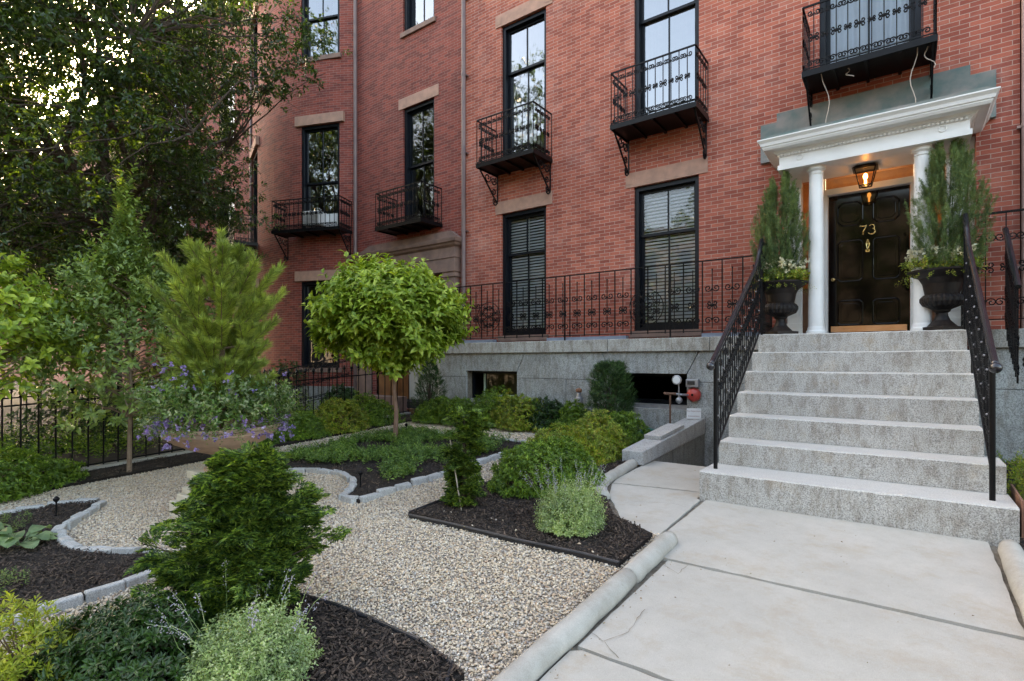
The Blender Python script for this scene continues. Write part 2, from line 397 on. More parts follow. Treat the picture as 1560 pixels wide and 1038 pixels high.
def balcony(bld, T, w, dep, H=.90, brk=True, name='balcony', openmid=False):
    """T: local frame with origin at the wall under the middle of the floor, y inwards"""
    hw = w/2
    f = M(T); f.box(-hw, hw, -dep, -.003, 0, .035); f.box(-hw-.015, hw+.015, -dep-.015, -dep, -.03, .055); f.box(-hw-.015, -hw, -dep, -.003, -.03, .055); f.box(hw, hw+.015, -dep, -.003, -.03, .055)
    for k in range(3): f.box(-hw+w*(k+1)/4-.02, -hw+w*(k+1)/4+.02, -dep, -.003, -.04, -.001)
    o = f.build(name, IRON, bld, world=True)
    m = M(T); z = .05
    panel(m, (-hw, -dep, z), (hw, -dep, z), H, .13 if not openmid else .145)
    panel(m, (-hw, -dep, z), (-hw, -.02, z), H, .13); panel(m, (hw, -dep, z), (hw, -.02, z), H, .13)
    m.build('railing', IRON, o)
    if brk:
        for sx in (-1, 1):
            b = M(T); x = sx*(hw-.03)
            b.bar((x, -dep+.04, -.02), (x, -.05, -.6), .017)
            b.bar((x, -.02, 0), (x, -.02, -.62), .015)
            ey, ez = (0, -1, 0), (0, 0, 1)
            b.tube(spiral((x, -.10, -.60), ey, ez, .085, 1.2, 1.4, -1, 18), .015, 5)
            b.tube(spiral((x, -.16, -.16), ey, ez, .10, 2.2, 1.3, 1, 16), .014, 5)
            b.tube(spiral((x, -.36, -.14), ey, ez, .11, 2.8, 1.3, 1, 16), .014, 5)
            b.tube(spiral((x, -.15, -.38), ey, ez, .075, 0, 1.3, -1, 14), .014, 5)
            b.build('bracket', IRON, o)
    return o

# ---------------------------------------------------------------- number 73
YF = 9.2
FM = flatmap(YF)
WX = [(-6.98, -5.84), (-3.95, -2.78)]
houseA = thing('brick_townhouse', 'pale red brick row house with white columned entrance, black door and granite stoop', 'house', (-3.4, 9.2, 1.8))
ops = [(a, b, 1.98, 4.60) for a, b in WX]+[(a, b, 5.50, 8.64) for a, b in WX]+[(-1.0, .22, 5.50, 8.64)]
ops += [(a, b, 9.9, 12.4) for a, b in WX]+[(-1.0, .22, 9.9, 12.4), (-1.50, .78, 1.80, 4.42)]
wall(-8.03, 1.20, 1.60, 14.0, ops, FM).build('wall', BR, houseA, world=True)
for i, (a, b) in enumerate(WX):
    xc, w = (a+b)/2, b-a
    window(houseA, frame_of(FM, xc, 1.98), w, 2.62, 1.74, 1, 'blind', 2)
    window(houseA, frame_of(FM, xc, 5.50), w, 3.14, 2.14, 1, 'sheer', 2, sill=False, glass=GLASSR)
    window(houseA, frame_of(FM, xc, 9.9), w, 2.5, 1.3, 1, 'grey', 1)
window(houseA, frame_of(FM, -.39, 5.50), 1.22, 3.14, 2.14, 1, 'sheer', 1, sill=False, glass=GLASS)
window(houseA, frame_of(FM, -.39, 9.9), 1.22, 2.5, 1.3, 1, 'grey', 1)
balcony(houseA, frame_of(FM, -6.40, 5.45), 1.40, .68)
balcony(houseA, frame_of(FM, -3.35, 5.47), 1.45, .68)
balcony(houseA, frame_of(FM, -.39, 5.46), 1.475, .68)
# upper shell: side, back and roof so that the rooms are dark
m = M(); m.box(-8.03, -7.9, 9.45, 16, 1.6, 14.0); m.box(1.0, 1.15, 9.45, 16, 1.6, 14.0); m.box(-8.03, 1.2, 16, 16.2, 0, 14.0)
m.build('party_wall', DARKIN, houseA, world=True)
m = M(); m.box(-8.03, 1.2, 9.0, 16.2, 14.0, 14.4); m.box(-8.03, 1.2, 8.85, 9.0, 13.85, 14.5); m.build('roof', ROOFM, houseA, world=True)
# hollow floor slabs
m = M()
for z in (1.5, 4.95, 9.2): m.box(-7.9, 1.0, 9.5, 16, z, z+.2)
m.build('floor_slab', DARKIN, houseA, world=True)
# foundation of large granite blocks
st = M(); G_ = .006; yb = 8.90; zt = 1.60; zj = 1.09; zw = 1.22
def blk(poly): 
    c = np.mean(poly, 0); q = [tuple(np.array(p)+(c-np.array(p))/max(np.linalg.norm(c-np.array(p)), .01)*G_) for p in poly]
    st.prism(q[::-1], yb, yb+.28, 'y')
z0 = .0
B1, B2 = (-7.72, -6.36), (-4.25, -2.89)
blk([(-8.52, zj), (B1[0], zj), (B1[0], zw), (B1[0]-.18, zt), (-8.52, zt)])
blk([(-8.52, z0), (B1[0], z0), (B1[0], zj), (-8.52, zj)])
blk([(B1[0], zw), (B1[1], zw), (B1[1]+.2, zt), (B1[0]-.18, zt)])
blk([(B1[1], zj), (-5.9, zj), (B2[0], zj), (B2[0], zw), (B2[0]-.2, zt), (B1[1]+.2, zt), (B1[1], zw)])
blk([(B1[1], z0), (-5.2, z0), (-5.2, zj), (B1[1], zj)])
blk([(-5.2, z0), (B2[0], z0), (B2[0], zj), (-5.2, zj)])
blk([(B2[0], zw), (B2[1], zw), (B2[1]+.2, zt), (B2[0]-.2, zt)])
blk([(B2[1], zj), (-1.64, zj), (-1.64, zt), (B2[1]+.2, zt), (B2[1], zw)])
blk([(B2[1], -.9), (-1.64, -.9), (-1.64, zj), (B2[1], zj)])
for a, b in (B1, B2): blk([(a, z0), (b, z0), (b, .62), (a, .62)])
fo = st.build('foundation', GRANB, houseA, world=True, bevel=.006)
for bx in ((-8.5, B1[0], yb+.05, 9.19, 0, zt), (B1[1], B2[0], yb+.05, 9.19, 0, zt), (B2[1], -1.66, yb+.05, 9.19, -.9, zt), (.74, 2.1, yb+.05, 9.19, 0, zt), (B1[0], B1[1], yb+.25, 9.19, 0, .6), (B2[0], B2[1], yb+.25, 9.19, 0, .6)): M().box(*bx).build('foundation_core', JOINT, fo)
m = M(); xs = [-8.53, -6.35, -4.3, -2.5, -1.66]
for a, b in zip(xs, xs[1:]): m.box(a+.004, b-.004, 8.84, 9.18, 1.601, 1.83)
m.build('coping', COPING, houseA, world=True, bevel=.012)
M().box(.72, 2.1, 8.84, 9.18, 1.601, 1.83).build('coping', COPING, houseA, world=True, bevel=.012)
st = M(); blk([(.72, 0), (2.1, 0), (2.1, zj), (.72, zj)]); blk([(.72, zj), (2.1, zj), (2.1, zt), (.72, zt)]); st.build('foundation', GRANB, houseA, world=True, bevel=.006)
LEAD = flat('blue grey lead flashing', (.30,.36,.46), (.22,.26,.34), 5, .6)
for a, b in ((-5.75, -4.05), (-2.70, -1.68), (-8.0, -7.1)): M().box(a, b, 9.08, 9.19, 1.832, 1.90).build('lead_flashing', LEAD, houseA, world=True)
for (a, b) in (B1, B2):
    m = M(); z0, z1 = .62, 1.22
    m.box(a, a+.05, 9.1, 9.17, z0, z1); m.box(b-.05, b, 9.1, 9.17, z0, z1); m.box(a+.05, b-.05, 9.1, 9.17, z1-.05, z1); m.box(a+.05, b-.05, 9.1, 9.17, z0, z0+.05)
    if a < -7:
        m.box(a+.32, a+.36, 9.11, 9.16, z0+.05, z1-.05)
        o = m.build('basement_window', BLACKW, houseA, world=True)
        p = M(); p.add([(a+.36, 9.14, z0+.1), (b-.25, 9.14, z0+.1), (b-.25, 9.14, z1-.08), (a+.36, 9.14, z1-.08)], [np.array([(0,1,2,3)])]); p.build('pane', GLASS, o)
        q = M(); q.box(a+.33, b-.22, 9.105, 9.125, z0+.06, z0+.1); q.box(a+.33, a+.37, 9.105, 9.125, z0+.1, z1-.06)
        q.build('sash', flat('pale green sash', (.45,.55,.42), None, 5, .5), o)
        q = M(); q.box(a+.1, b-.1, 9.4, 9.45, z0, z1); q.build('room_panel', flat('olive wall', (.16,.15,.07), None, 3, .8), o)
    else:
        for k in range(5): m.box(a+.05, b-.05, 9.12, 9.15, z0+.05+k*.02, z0+.06+k*.02)
        o = m.build('basement_window', BLACKW, houseA, world=True)
        q = M(); q.box(a+.02, b-.02, 8.97, 9.08, z0+.0, z0+.07); q.build('sill', METAL, o)
# portico
def xsec(m, prof, x0, x1, yb, ret=True):
    # run a moulding profile (depth, z) along the front, returning to the wall at both ends
    P = np.array(prof, float); k = len(P)
    rows = [np.stack([np.full(k, x0)-P[:, 0], np.full(k, 9.19), P[:, 1]], 1), np.stack([x0-P[:, 0], yb-P[:, 0], P[:, 1]], 1),
            np.stack([x1+P[:, 0], yb-P[:, 0], P[:, 1]], 1), np.stack([np.full(k, x1)+P[:, 0], np.full(k, 9.19), P[:, 1]], 1)]
    F = []
    for r in range(3):
        for i in range(k-1): F.append((r*k+i, (r+1)*k+i, (r+1)*k+i+1, r*k+i+1))
    m.add(np.vstack(rows), [np.array(F), np.array([[k-1, 2*k-1, 3*k-1, 4*k-1][::1]])])
m = M()
m.box(-1.41, .66, 8.40, 9.19, 4.145, 4.40)
m.box(-1.43, .68, 8.38, 8.40, 4.145, 4.21); m.box(-1.43, -1.41, 8.4, 9.19, 4.145, 4.21); m.box(.66, .68, 8.4, 9.19, 4.145, 4.21)
for k in range(46): x = -1.39+k*.0445; m.box(x, x+.024, 8.365, 8.40, 4.335, 4.362)
xsec(m, [(0, 4.33), (.03, 4.365), (.05, 4.37), (.07, 4.40), (.07, 4.405)], -1.41, .66, 8.40)
xsec(m, [(.07, 4.401), (.17, 4.41), (.19, 4.44), (.19, 4.455), (.205, 4.46), (.215, 4.50), (.245, 4.535), (.245, 4.55)], -1.41, .66, 8.40)
for xx in (-1.15, .40): m.lathe([(.001, 0), (.035, .004), (.04, .012), (.001, .012)], n=16) if False else None
ent = m.build('entablature', WHITE, houseA, world=True)
for xx in (-1.15, .40):
    m = M(); a = np.linspace(0, 2*PI, 17); m.tube(np.stack([xx+.038*np.cos(a), np.full(17, 8.392), 4.28+.038*np.sin(a)], 1), .006, 5); m.build('rosette', WHITE, ent)
m = M(); m.prism([(-1.62, 4.552), (.87, 4.552), (.80, 4.60), (-1.55, 4.60)], 8.2, 9.19, 'y'); m.build('lead_cover', SLATE, ent)
for xx in (-.97, .21):
    m = M(); pr = [(.125, 1.812), (.125, 1.85), (.11, 1.87), (.105, 1.90), (.098, 1.92), (.098, 2.6), (.086, 4.0), (.086, 4.03), (.095, 4.04), (.088, 4.05), (.088, 4.075), (.108, 4.09), (.118, 4.10), (.118, 4.144)]
    m.lathe(pr, (xx, 8.56, 0), 40, flute=40, fl=(1.93, 3.99)); m.build('column', WHITE, houseA, world=True, smooth=False)
for xa, xb in ((-1.40, -1.22), (.47, .65)):
    m = M(); m.box(xa, xb, 9.02, 9.19, 1.812, 4.145); m.box(xa-.02, xb+.02, 9.0, 9.02, 1.812, 2.0); m.box(xa-.015, xb+.015, 9.0, 9.02, 4.02, 4.145)
    m.box(xa+.04, xb-.04, 9.008, 9.02, 2.1, 3.9); m.build('pilaster', WHITE, houseA, world=True, bevel=.004)
# door case, sidelights and transom, recessed behind the columns
YD = 9.40
m = M()
m.box(-1.02, -.905, YD-.06, YD+.08, 1.83, 3.93); m.box(.095, .21, YD-.06, YD+.08, 1.83, 3.93)
m.box(-1.02, .21, YD-.08, YD+.08, 3.93, 4.02); m.box(-1.02, .21, YD-.06, YD+.08, 4.36, 4.44)
m.box(-1.02, -.94, YD-.05, YD+.07, 4.02, 4.36); m.box(.13, .21, YD-.05, YD+.07, 4.02, 4.36)
m.box(-1.5, -1.44, YD-.05, YD+.07, 1.83, 4.42); m.box(.72, .78, YD-.05, YD+.07, 1.83, 4.42)
m.box(-1.44, -1.02, YD-.04, YD+.06, 4.3, 4.42); m.box(.21, .72, YD-.04, YD+.06, 4.3, 4.42)
SIDEW = flat('brown sidelight wood', (.16,.075,.04), (.11,.05,.028), 5, .4, bs=.05)
dc = m.build('door_case', WHITE, houseA, world=True, bevel=.004)
for xa, xb in ((-1.44, -1.02), (.21, .72)):
    m = M(); m.box(xa, xb, YD, YD+.05, 1.83, 2.5); m.box(xa+.07, xb-.07, YD-.015, YD, 1.95, 2.4); m.box(xa, xb, YD, YD+.05, 2.5, 2.56)
    m.box(xa, xa+.04, YD, YD+.05, 2.56, 4.3); m.box(xb-.04, xb, YD, YD+.05, 2.56, 4.3); m.box(xa+.04, xb-.04, YD, YD+.05, 3.3, 3.34)
    o = m.build('sidelight', SIDEW, houseA, world=True)
    p = M(); p.add([(xa+.04, YD+.03, 2.56), (xb-.04, YD+.03, 2.56), (xb-.04, YD+.03, 4.3), (xa+.04, YD+.03, 4.3)], [np.array([(0,1,2,3)])]); p.build('pane', GLASS, o)
m = M(); m.add([(-.94, YD, 4.02), (.13, YD, 4.02), (.13, YD, 4.36), (-.94, YD, 4.36)], [np.array([(0,1,2,3)])]); m.build('transom_pane', GLASS, houseA, world=True)
# porch ceiling boards
m = M()
for k in range(9): m.box(-1.40, .65, 8.42+k*.107, 8.42+k*.107+.101, 4.30, 4.325)
m.build('porch_ceiling', WHITE, houseA, world=True)
# lit hall behind the door
m = M(); m.box(-1.5, .78, 11.4, 11.5, 1.8, 4.9); m.box(-1.52, -1.5, 9.5, 11.5, 1.8, 4.9); m.box(.78, .80, 9.5, 11.5, 1.8, 4.9); m.box(-1.5, .78, 9.5, 11.4, 1.79, 1.81)
m.box(-1.5, .78, 11.36, 11.4, 3.9, 4.0); m.box(-.7, -.62, 11.3, 11.4, 1.8, 4.3); m.box(-.1, -.02, 11.3, 11.4, 1.8, 4.3); m.box(-1.5, .78, 9.9, 10.05, 4.55, 4.9); m.box(-1.5, .78, 10.7, 10.85, 4.6, 4.9)
m.build('hall_panelling', WOOD, houseA, world=True)
# the door
m = M(); dx0, dx1, dz0, dz1 = -.90, .09, 1.86, 3.925
m.box(dx0, dx1, YD+.02, YD+.07, dz0, dz1)
door = m.build('door', DOORM, houseA, world=True)
def octp(cx, cz, w, h, c): return [(cx-w+c, cz-h), (cx+w-c, cz-h), (cx+w, cz-h+c), (cx+w, cz+h-c), (cx+w-c, cz+h), (cx-w+c, cz+h), (cx-w, cz+h-c), (cx-w, cz-h+c)]
def ringp(m, poly, r, y): 
    P = [(p[0], y, p[1]) for p in poly]; P = P+[P[0]]
    for a, b in zip(P, P[1:]): m.bar(a, b, r, 6)
for sx in (-1, 1):
    cx = -.405+sx*.22
    for cz, h, c in ((3.63, .17, .06), (2.93, .30, .035), (2.16, .18, .035)):
        m = M(); P = octp(cx, cz, .155, h, c)
        ringp(m, P, .013, YD+.018); m.prism(octp(cx, cz, .115, h-.045, c*.8)[::-1], YD+.004, YD+.019, 'y'); m.build('door_panel', DOORM, door, bevel=.004)
m = M(); m.box(dx0+.03, dx1-.03, YD+.012, YD+.02, dz0+.012, dz0+.10); m.build('kick_plate', COPPER, door)
m = M(); m.ball((-.835, YD-.035, 2.66), .03, n=8); m.bar((-.835, YD-.03, 2.66), (-.835, YD+.02, 2.66), .012, 8); m.lathe([(.001,0),(.03,0),(.03,.006),(.001,.006)], (-.835, YD, 2.6), 12) if False else None
m.build('knob', BRASS, door, smooth=True)
m = M(); kx, kz = -.405, 3.13
m.prism(octp(kx, kz+.05, .017, .035, .008)[::-1], YD+.008, YD+.02, 'y'); m.prism(octp(kx, kz-.075, .026, .02, .008)[::-1], YD+.006, YD+.02, 'y')
m.tube([(kx, YD-.005, kz+.06), (kx-.02, YD-.014, kz+.03), (kx-.012, YD-.016, kz-.03), (kx, YD-.016, kz-.06)], .007, 6)
m.tube([(kx, YD-.005, kz+.06), (kx+.02, YD-.014, kz+.03), (kx+.012, YD-.016, kz-.03), (kx, YD-.016, kz-.06)], .007, 6)
m.ball((kx, YD-.01, kz+.075), .014, n=6); m.ball((kx, YD-.012, kz-.065), .013, n=6); m.build('knocker', BRASS, door)
def num(txt, x, y, z, size, mt, parent, name, rz=0, rx=PI/2, ext=.004, inv=False, font_bold=False):
    c = bpy.data.curves.new(name, 'FONT'); c.body = txt; c.size = size; c.extrude = ext; c.align_x = 'CENTER'; c.align_y = 'CENTER'
    if font_bold: c.offset = .003
    o = bpy.data.objects.new(name+'_tmp', c); col.objects.link(o); dg = bpy.context.evaluated_depsgraph_get()
    me = bpy.data.meshes.new_from_object(o.evaluated_get(dg)); bpy.data.objects.remove(o)
    me.transform(Matrix.Translation((x, y, z)) @ Matrix.Rotation(rz, 4, 'Z') @ Matrix.Rotation(rx, 4, 'X'))
    me.materials.clear(); me.materials.append(mt); o = bpy.data.objects.new(name, me); col.objects.link(o); o.parent = parent
    if inv: o.matrix_parent_inverse = Matrix.Translation(-Vector(parent.location))
    return o
# the number in an old-style serif hand: drawn strokes
def stroke(m, pts, r, y):
    m.tube([(p[0], y, p[1]) for p in pts], r, 6)
m = M(); nx, nz = -.405, 3.37; y = YD+.012
s7 = [(-.095, .045), (-.09, .062), (-.075, .052), (-.03, .050), (-.012, .062)]; stroke(m, [(nx+a, nz+b) for a, b in s7], .0095, y)
s7 = [(-.012, .062), (-.03, .02), (-.052, -.02), (-.06, -.075)]; stroke(m, [(nx+a, nz+b) for a, b in s7], [.006, .008, .010, .013], y)
t = np.linspace(0, 1, 9)
up_ = [(nx+.05+.034*math.cos(a), nz+.027+.034*math.sin(a)) for a in np.linspace(rad(150), rad(-80), 10)]
lo_ = [(nx+.048+.045*math.cos(a), nz-.036+.042*math.sin(a)) for a in np.linspace(rad(85), rad(-155), 12)]
stroke(m, up_, [.009]+[.006]*3+[.010]*4+[.006]*2, y); stroke(m, lo_, [.006]*2+[.011]*7+[.007]*2+[.011], y)
m.build('house_number', BRASS, door, smooth=True)
# stepped slate backing over the entrance
m = M(); m.prism([(-1.80, 4.55), (-1.80, 5.14), (-1.57, 5.14), (-1.57, 5.27), (.72, 5.29), (.72, 5.15), (.97, 5.15), (.97, 4.55)], 9.13, 9.197, 'y')
m.build('entrance_backing', SLATE, houseA, world=True)
# downspouts
for xx, r, yy in ((-7.97, .05, 9.10), (1.235, .03, 9.14)):
    m = M(); m.bar((xx, yy, 1.9 if xx < 0 else 1.0), (xx, yy, 13.8), r, 10)
    for z in np.arange(2.6, 13, 1.75): m.bar((xx, yy, z), (xx, yy, z+.05), r*1.18, 10); m.box(xx-.07, xx+.07, yy, 9.19, z, z+.03)
    m.build('downspout', PIPE if xx < 0 else flat('pinkish pipe', (.45,.3,.26), None, 4, .6), houseA, world=True, smooth=False)
# drooping dead vines under the door balcony
VINE = flat('pale dry vine', (.45,.38,.32), None, 9, .9)
for u0, z0, dx, L in ((-.88, 5.46, .06, .85), (.13, 5.46, -.02, .75), (-.62, 5.44, .06, .14), (.24, 5.44, .08, .3)):
    t = np.linspace(0, 1, 9); m = M(); m.tube(np.stack([u0+dx*t+.035*np.sin(t*7+u0*9), 8.62+.02*np.sin(t*5), z0-L*t], 1), .006, 5); m.build('dry_vine', VINE, houseA, world=True)
# ---------------------------------------------------------------- neighbouring houses of the row
BC, BRAD = (-14.5, 13.0), 4.64
def bowmap(cx):
    return lambda s, t: (cx+(BRAD-t)*math.sin(s/BRAD), BC[1]-(BRAD-t)*math.cos(s/BRAD))
SE = BRAD*rad(35)
def rowhouse(name, label, xe0, xe1, cx, wx, zs, entry, brick, top=14.0, full=True, bow_ac=False):
    h = thing(name, label, 'house', ((xe0+xe1)/2, 9.2, 0))
    eops = [(wx-.54, wx+.54, a, b) for a, b in zs]
    if entry: eops.append((xe0+.55, xe1-.45, .25, 3.45))
    wall(xe0, xe1, 0, top, eops, FM).build('wall', brick, h, world=True)
    for i, (a, b) in enumerate(zs):
        window(h, frame_of(FM, wx, a), 1.08, b-a, (b-a)*.52, 1, ['dark', 'grey', 'dark'][i % 3], 1, glass=GLASSR if i else GLASS)
    bops = []
    bz = [(1.25, 3.62), (4.95, 7.87), (9.72, 12.0)]
    bm = bowmap(cx)
    for sg in (1, -1):
        for a, b in bz: bops.append((sg*1.74-.60, sg*1.74+.60, a, b))
    wall(-SE, SE, .75, top, bops, bm, smax=.3).build('bow_wall', brick, h, world=True)
    wall(-SE, SE, -.1, .75, [], bm, smax=.3).build('bow_foundation', GRANB, h, world=True)
    for sg in (1, -1):
        for i, (a, b) in enumerate(bz):
            T = frame_of(bm, sg*1.74, a) @ Matrix.Translation((0, .02, 0))
            window(h, T, 1.20, b-a, (b-a)*.47 if i == 1 else (b-a)*.5, 1, 'split' if i else 'dark', 1, rows=0, glass=GLASSR, lf=.035)
        if full: balcony(h, frame_of(bm, sg*1.74, 4.84), 2.0, .62, .78)
    if full: balcony(h, frame_of(FM, wx+.02, 4.60), 1.55, .68, .82, brk=False)
    m = M(); m.box(cx-2.66, xe1-.02, 9.5, 16, top, top+.3); m.box(xe0, xe1, 9.0, 9.5, top, top+.3)
    m.lathe([(BRAD+.15, 0), (BRAD+.15, .3)], (cx, BC[1], top), 40)
    m.build('roof', ROOFM, h, world=True)
    m = M(); m.box(cx-2.66, xe1, 16, 16.2, 0, top); m.box(cx-2.66, cx-2.6, 9.5, 16, 0, top); m.box(xe1-.1, xe1-.03, 9.5, 16, 0, top)
    for z in (.2, 4.2, 8.8): m.box(cx-2.6, xe1-.1, 9.5, 16, z, z+.2)
    m.build('party_wall', DARKIN, h, world=True)
    # downspouts in the corners of the bow
    for xx in ([xe0+.03, cx-2.66+.02] if full else [xe0+.03]):
        m = M(); m.bar((xx, 9.11, .3), (xx, 9.11, 13.6), .05, 10)
        for z in np.arange(2, 13, 1.9): m.bar((xx, 9.11, z), (xx, 9.11, z+.05), .06, 10)
        m.build('downspout', PIPE, h, world=True)
    if entry:
        m = M(); x0, x1 = xe0+.1, xe1-.05
        m.box(x0+.1, x0+.5, 9.02, 9.19, .25, 3.35); m.box(x1-.45, x1-.08, 9.02, 9.19, .25, 3.35)
        m.box(x0+.06, x0+.54, 8.99, 9.19, 3.35, 3.43); m.box(x1-.49, x1-.04, 8.99, 9.19, 3.35, 3.43)
        m.box(x0+.09, x0+.51, 9.01, 9.19, 3.43, 3.47); m.box(x1-.46, x1-.07, 9.01, 9.19, 3.43, 3.47)
        m.box(x0+.06, x1-.04, 8.98, 9.19, 3.47, 3.78); m.box(x0+.04, x1-.02, 8.96, 9.19, 3.78, 3.82); m.box(x0+.06, x1-.04, 8.98, 9.19, 3.82, 4.02)
        xsec(m, [(0, 4.02), (.06, 4.06), (.08, 4.10), (.12, 4.12), (.14, 4.19), (.14, 4.21)], x0+.06, x1-.04, 8.98)
        m.prism([(x0-.02, 4.212), (x1+.05, 4.212), (x1-.25, 4.42), (x0+.55, 4.42)], 9.06, 9.19, 'y')
        m.build('entrance_portal', BROWNSTONE, h, world=True, bevel=.005)
        m = M(); m.box(x0+.5, x1-.45, 10.2, 10.25, .25, 3.45); m.box(x0+.5, x0+.52, 9.4, 10.2, .25, 3.45); m.box(x1-.47, x1-.45, 9.4, 10.2, .25, 3.45); m.box(x0+.5, x1-.45, 9.25, 10.2, 3.40, 3.44)
        m.build('vestibule', flat('orange varnished wood', (.34,.14,.05), (.25,.10,.04), 4, .4), h, world=True)
        m = M(); m.box(x0+.9, x1-1.0, 10.12, 10.2, .3, 2.9); m.build('door', flat('cream painted door', (.75,.70,.6), None, 3, .4), h, world=True)
    return h
hB = rowhouse('bow_front_house', 'deep red brick bow front house with brown stone entrance and curved balconied bay', -11.84, -8.04, -14.5, -9.52, [(4.72, 7.71), (9.6, 12.2)], True, BR2)
# air conditioner in the bow window
bm = bowmap(-14.5); T = frame_of(bm, 1.74, 4.95)
ac = thing('air_conditioner', 'white window air conditioner behind the iron balcony of the bow front house', 'air conditioner', tuple((T @ Vector((-.1, 0, .1)))))
m = M(T); m.box(-.36, .16, -.22, .14, .13, .52); m.build('case', PLASTW, ac, world=True, bevel=.02)
m = M(T)
for k in range(9): m.box(-.33, .13, -.232, -.221, .17+k*.035, .182+k*.035)
m.build('grille', METAL, ac, world=True)
for a, b in ((-.5, -.36), (.16, .5)): M(T).box(a, b, .12, .15, .1, .5).build('side_panel', PLASTW, ac, world=True)
hC = rowhouse('bow_front_house', 'tall red brick row house half hidden by the leaves of the big tree', -21.0, -17.17, -23.66, -18.95, [(4.3, 7.1), (8.9, 11.2)], False, BR2, full=False)
def plain_house(label, x0, x1, top, brick, n):
    h = thing('row_house', label, 'house', ((x0+x1)/2, 9.2, 0)); w = (x1-x0)/n
    ops = [(x0+w*(i+.5)-.55, x0+w*(i+.5)+.55, a, b) for i in range(n) for a, b in ((1.2, 3.4), (4.6, 7.2), (8.6, 10.8))]
    wall(x0, x1, -.3, top, ops, FM).build('wall', brick, h, world=True)
    for a, b, c, d in ops: window(h, frame_of(FM, (a+b)/2, c), 1.1, d-c, (d-c)*.5, 1, 'grey' if c > 2 else 'sheer', 1, glass=GLASSR)
    m = M(); m.box(x0, x1, 9.0, 16.2, top, top+.3); m.build('roof', ROOFM, h, world=True)
    m = M(); m.box(x0+.01, x1-.01, 16, 16.1, 0, top); m.box(x0+.02, x0+.1, 9.5, 16, 0, top); m.box(x1-.1, x1-.02, 9.5, 16, 0, top); m.build('party_wall', DARKIN, h, world=True)
    return h
PINKB = brickmat('pinkish brick', (.42,.16,.12), (.32,.11,.085), (.4,.28,.24), .4, .15)
plain_house('pinkish brick row house beyond the trees, far down the row at the left', -36.0, -26.4, 13.2, PINKB, 4)
plain_house('last brick row house at the far left behind the fence and trees', -56.0, -36.1, 12.0, PINKB, 8)
# right hand neighbour beyond the thin pipe
h = thing('row_house', 'brick house wall right of the thin pink pipe at the right edge', 'house', (4, 9.2, 0))
wall(1.28, 9.0, 1.0, 14.0, [(3.2, 4.4, 2.0, 4.6), (6.2, 7.4, 2.0, 4.6), (3.2, 4.4, 5.5, 8.6), (6.2, 7.4, 5.5, 8.6)], FM).build('wall', BR2, h, world=True)
for x in (3.8, 6.8):
    window(h, frame_of(FM, x, 2.0), 1.2, 2.6, 1.4, 1, 'blind', 1); window(h, frame_of(FM, x, 5.5), 1.2, 3.1, 1.6, 1, 'sheer', 1)
m = M(); m.box(2.12, 9.0, 8.9, 9.19, -.1, 1.6); m.build('foundation', GRANB, h, world=True)
m = M(); m.box(1.28, 9, 9.0, 16, 14, 14.3); m.build('roof', ROOFM, h, world=True)
m = M(); m.box(1.3, 9, 15.9, 16, 0, 14); m.box(8.9, 8.98, 9.5, 15.9, 0, 14); m.build('party_wall', DARKIN, h, world=True)

# unseen row across the street, added to block low sky; shows in window glass
op = thing('opposite_row', 'unseen brick row across the street, added to block the low sky', 'house', (-5, -30, -.4))
ow = [(-40+i*3.2, -38.8+i*3.2, z, z+2.2) for i in range(25) for z in (1.2, 5.0, 8.6)]
wall(-41, 41, -.5, 12.5, ow, lambda s, t: (-s, -27-t)).build('wall', brickmat('grey brown brick', (.16,.15,.14), (.12,.11,.10), (.2,.19,.18)), op, world=True)
M().box(-41, 41, -27.35, -27.25, -.5, 12.5).build('window', BLACKW, op, world=True)
M().box(-41, 41, -36, -26.8, 12.51, 13.0).build('cornice', ROOFM, op, world=True)
# ---------------------------------------------------------------- stoop
stoop = thing('stone_stoop', 'seven grey granite steps leading up to the black front door', 'steps', (-.5, 7.4, 0))
SY = [5.65, 6.17, 6.57, 6.97, 7.37, 7.77, 8.17]; SZ = [.296, .549, .801, 1.054, 1.306, 1.559, 1.811]
for k in range(7):
    x0, x1 = (-1.70, .735) if k == 0 else (-1.645, .72) if k == 1 else (-1.64, .615)
    zb = -.05 if k == 0 else SZ[k-1]-.0+.002
    yb = SY[k+1]+.06 if k < 6 else 9.38
    m = M(); nl = 26; xs = np.linspace(x0, x1, nl+1)
    rr = np.random.default_rng(40+k)
    # slightly worn, uneven nosing
    dy = rr.normal(0, .0022, nl+1); dz = rr.normal(0, .0016, nl+1)-.004*np.exp(-((xs+.45)/.5)**2)
    v = []
    for i, x in enumerate(xs):
        v += [(x, SY[k]+dy[i], zb), (x, SY[k]+dy[i], SZ[k]-.012+dz[i]), (x, SY[k]+.012+dy[i], SZ[k]+dz[i]), (x, yb, SZ[k]), (x, yb, zb)]
    F = [(i*5+j, i*5+5+j, i*5+5+(j+1) % 5, i*5+(j+1) % 5) for i in range(nl) for j in range(5)]
    m.add(v, [np.array(F), np.array([[4, 3, 2, 1, 0]]), np.array([[nl*5, nl*5+1, nl*5+2, nl*5+3, nl*5+4]])])
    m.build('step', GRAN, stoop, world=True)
SP = [(8.9, 1.79), (8.22, 1.79), (8.2, 1.5), (7.8, 1.25), (7.0, .75), (6.2, .25)]
for q, xx in ((-.9, -1.63), (-.1, .55)): M().prism([(5.75, q), (8.9, q)]+SP+[(5.75, .0)], xx, xx+.05, 'x').build('side_wall', GRAN, stoop, world=True)
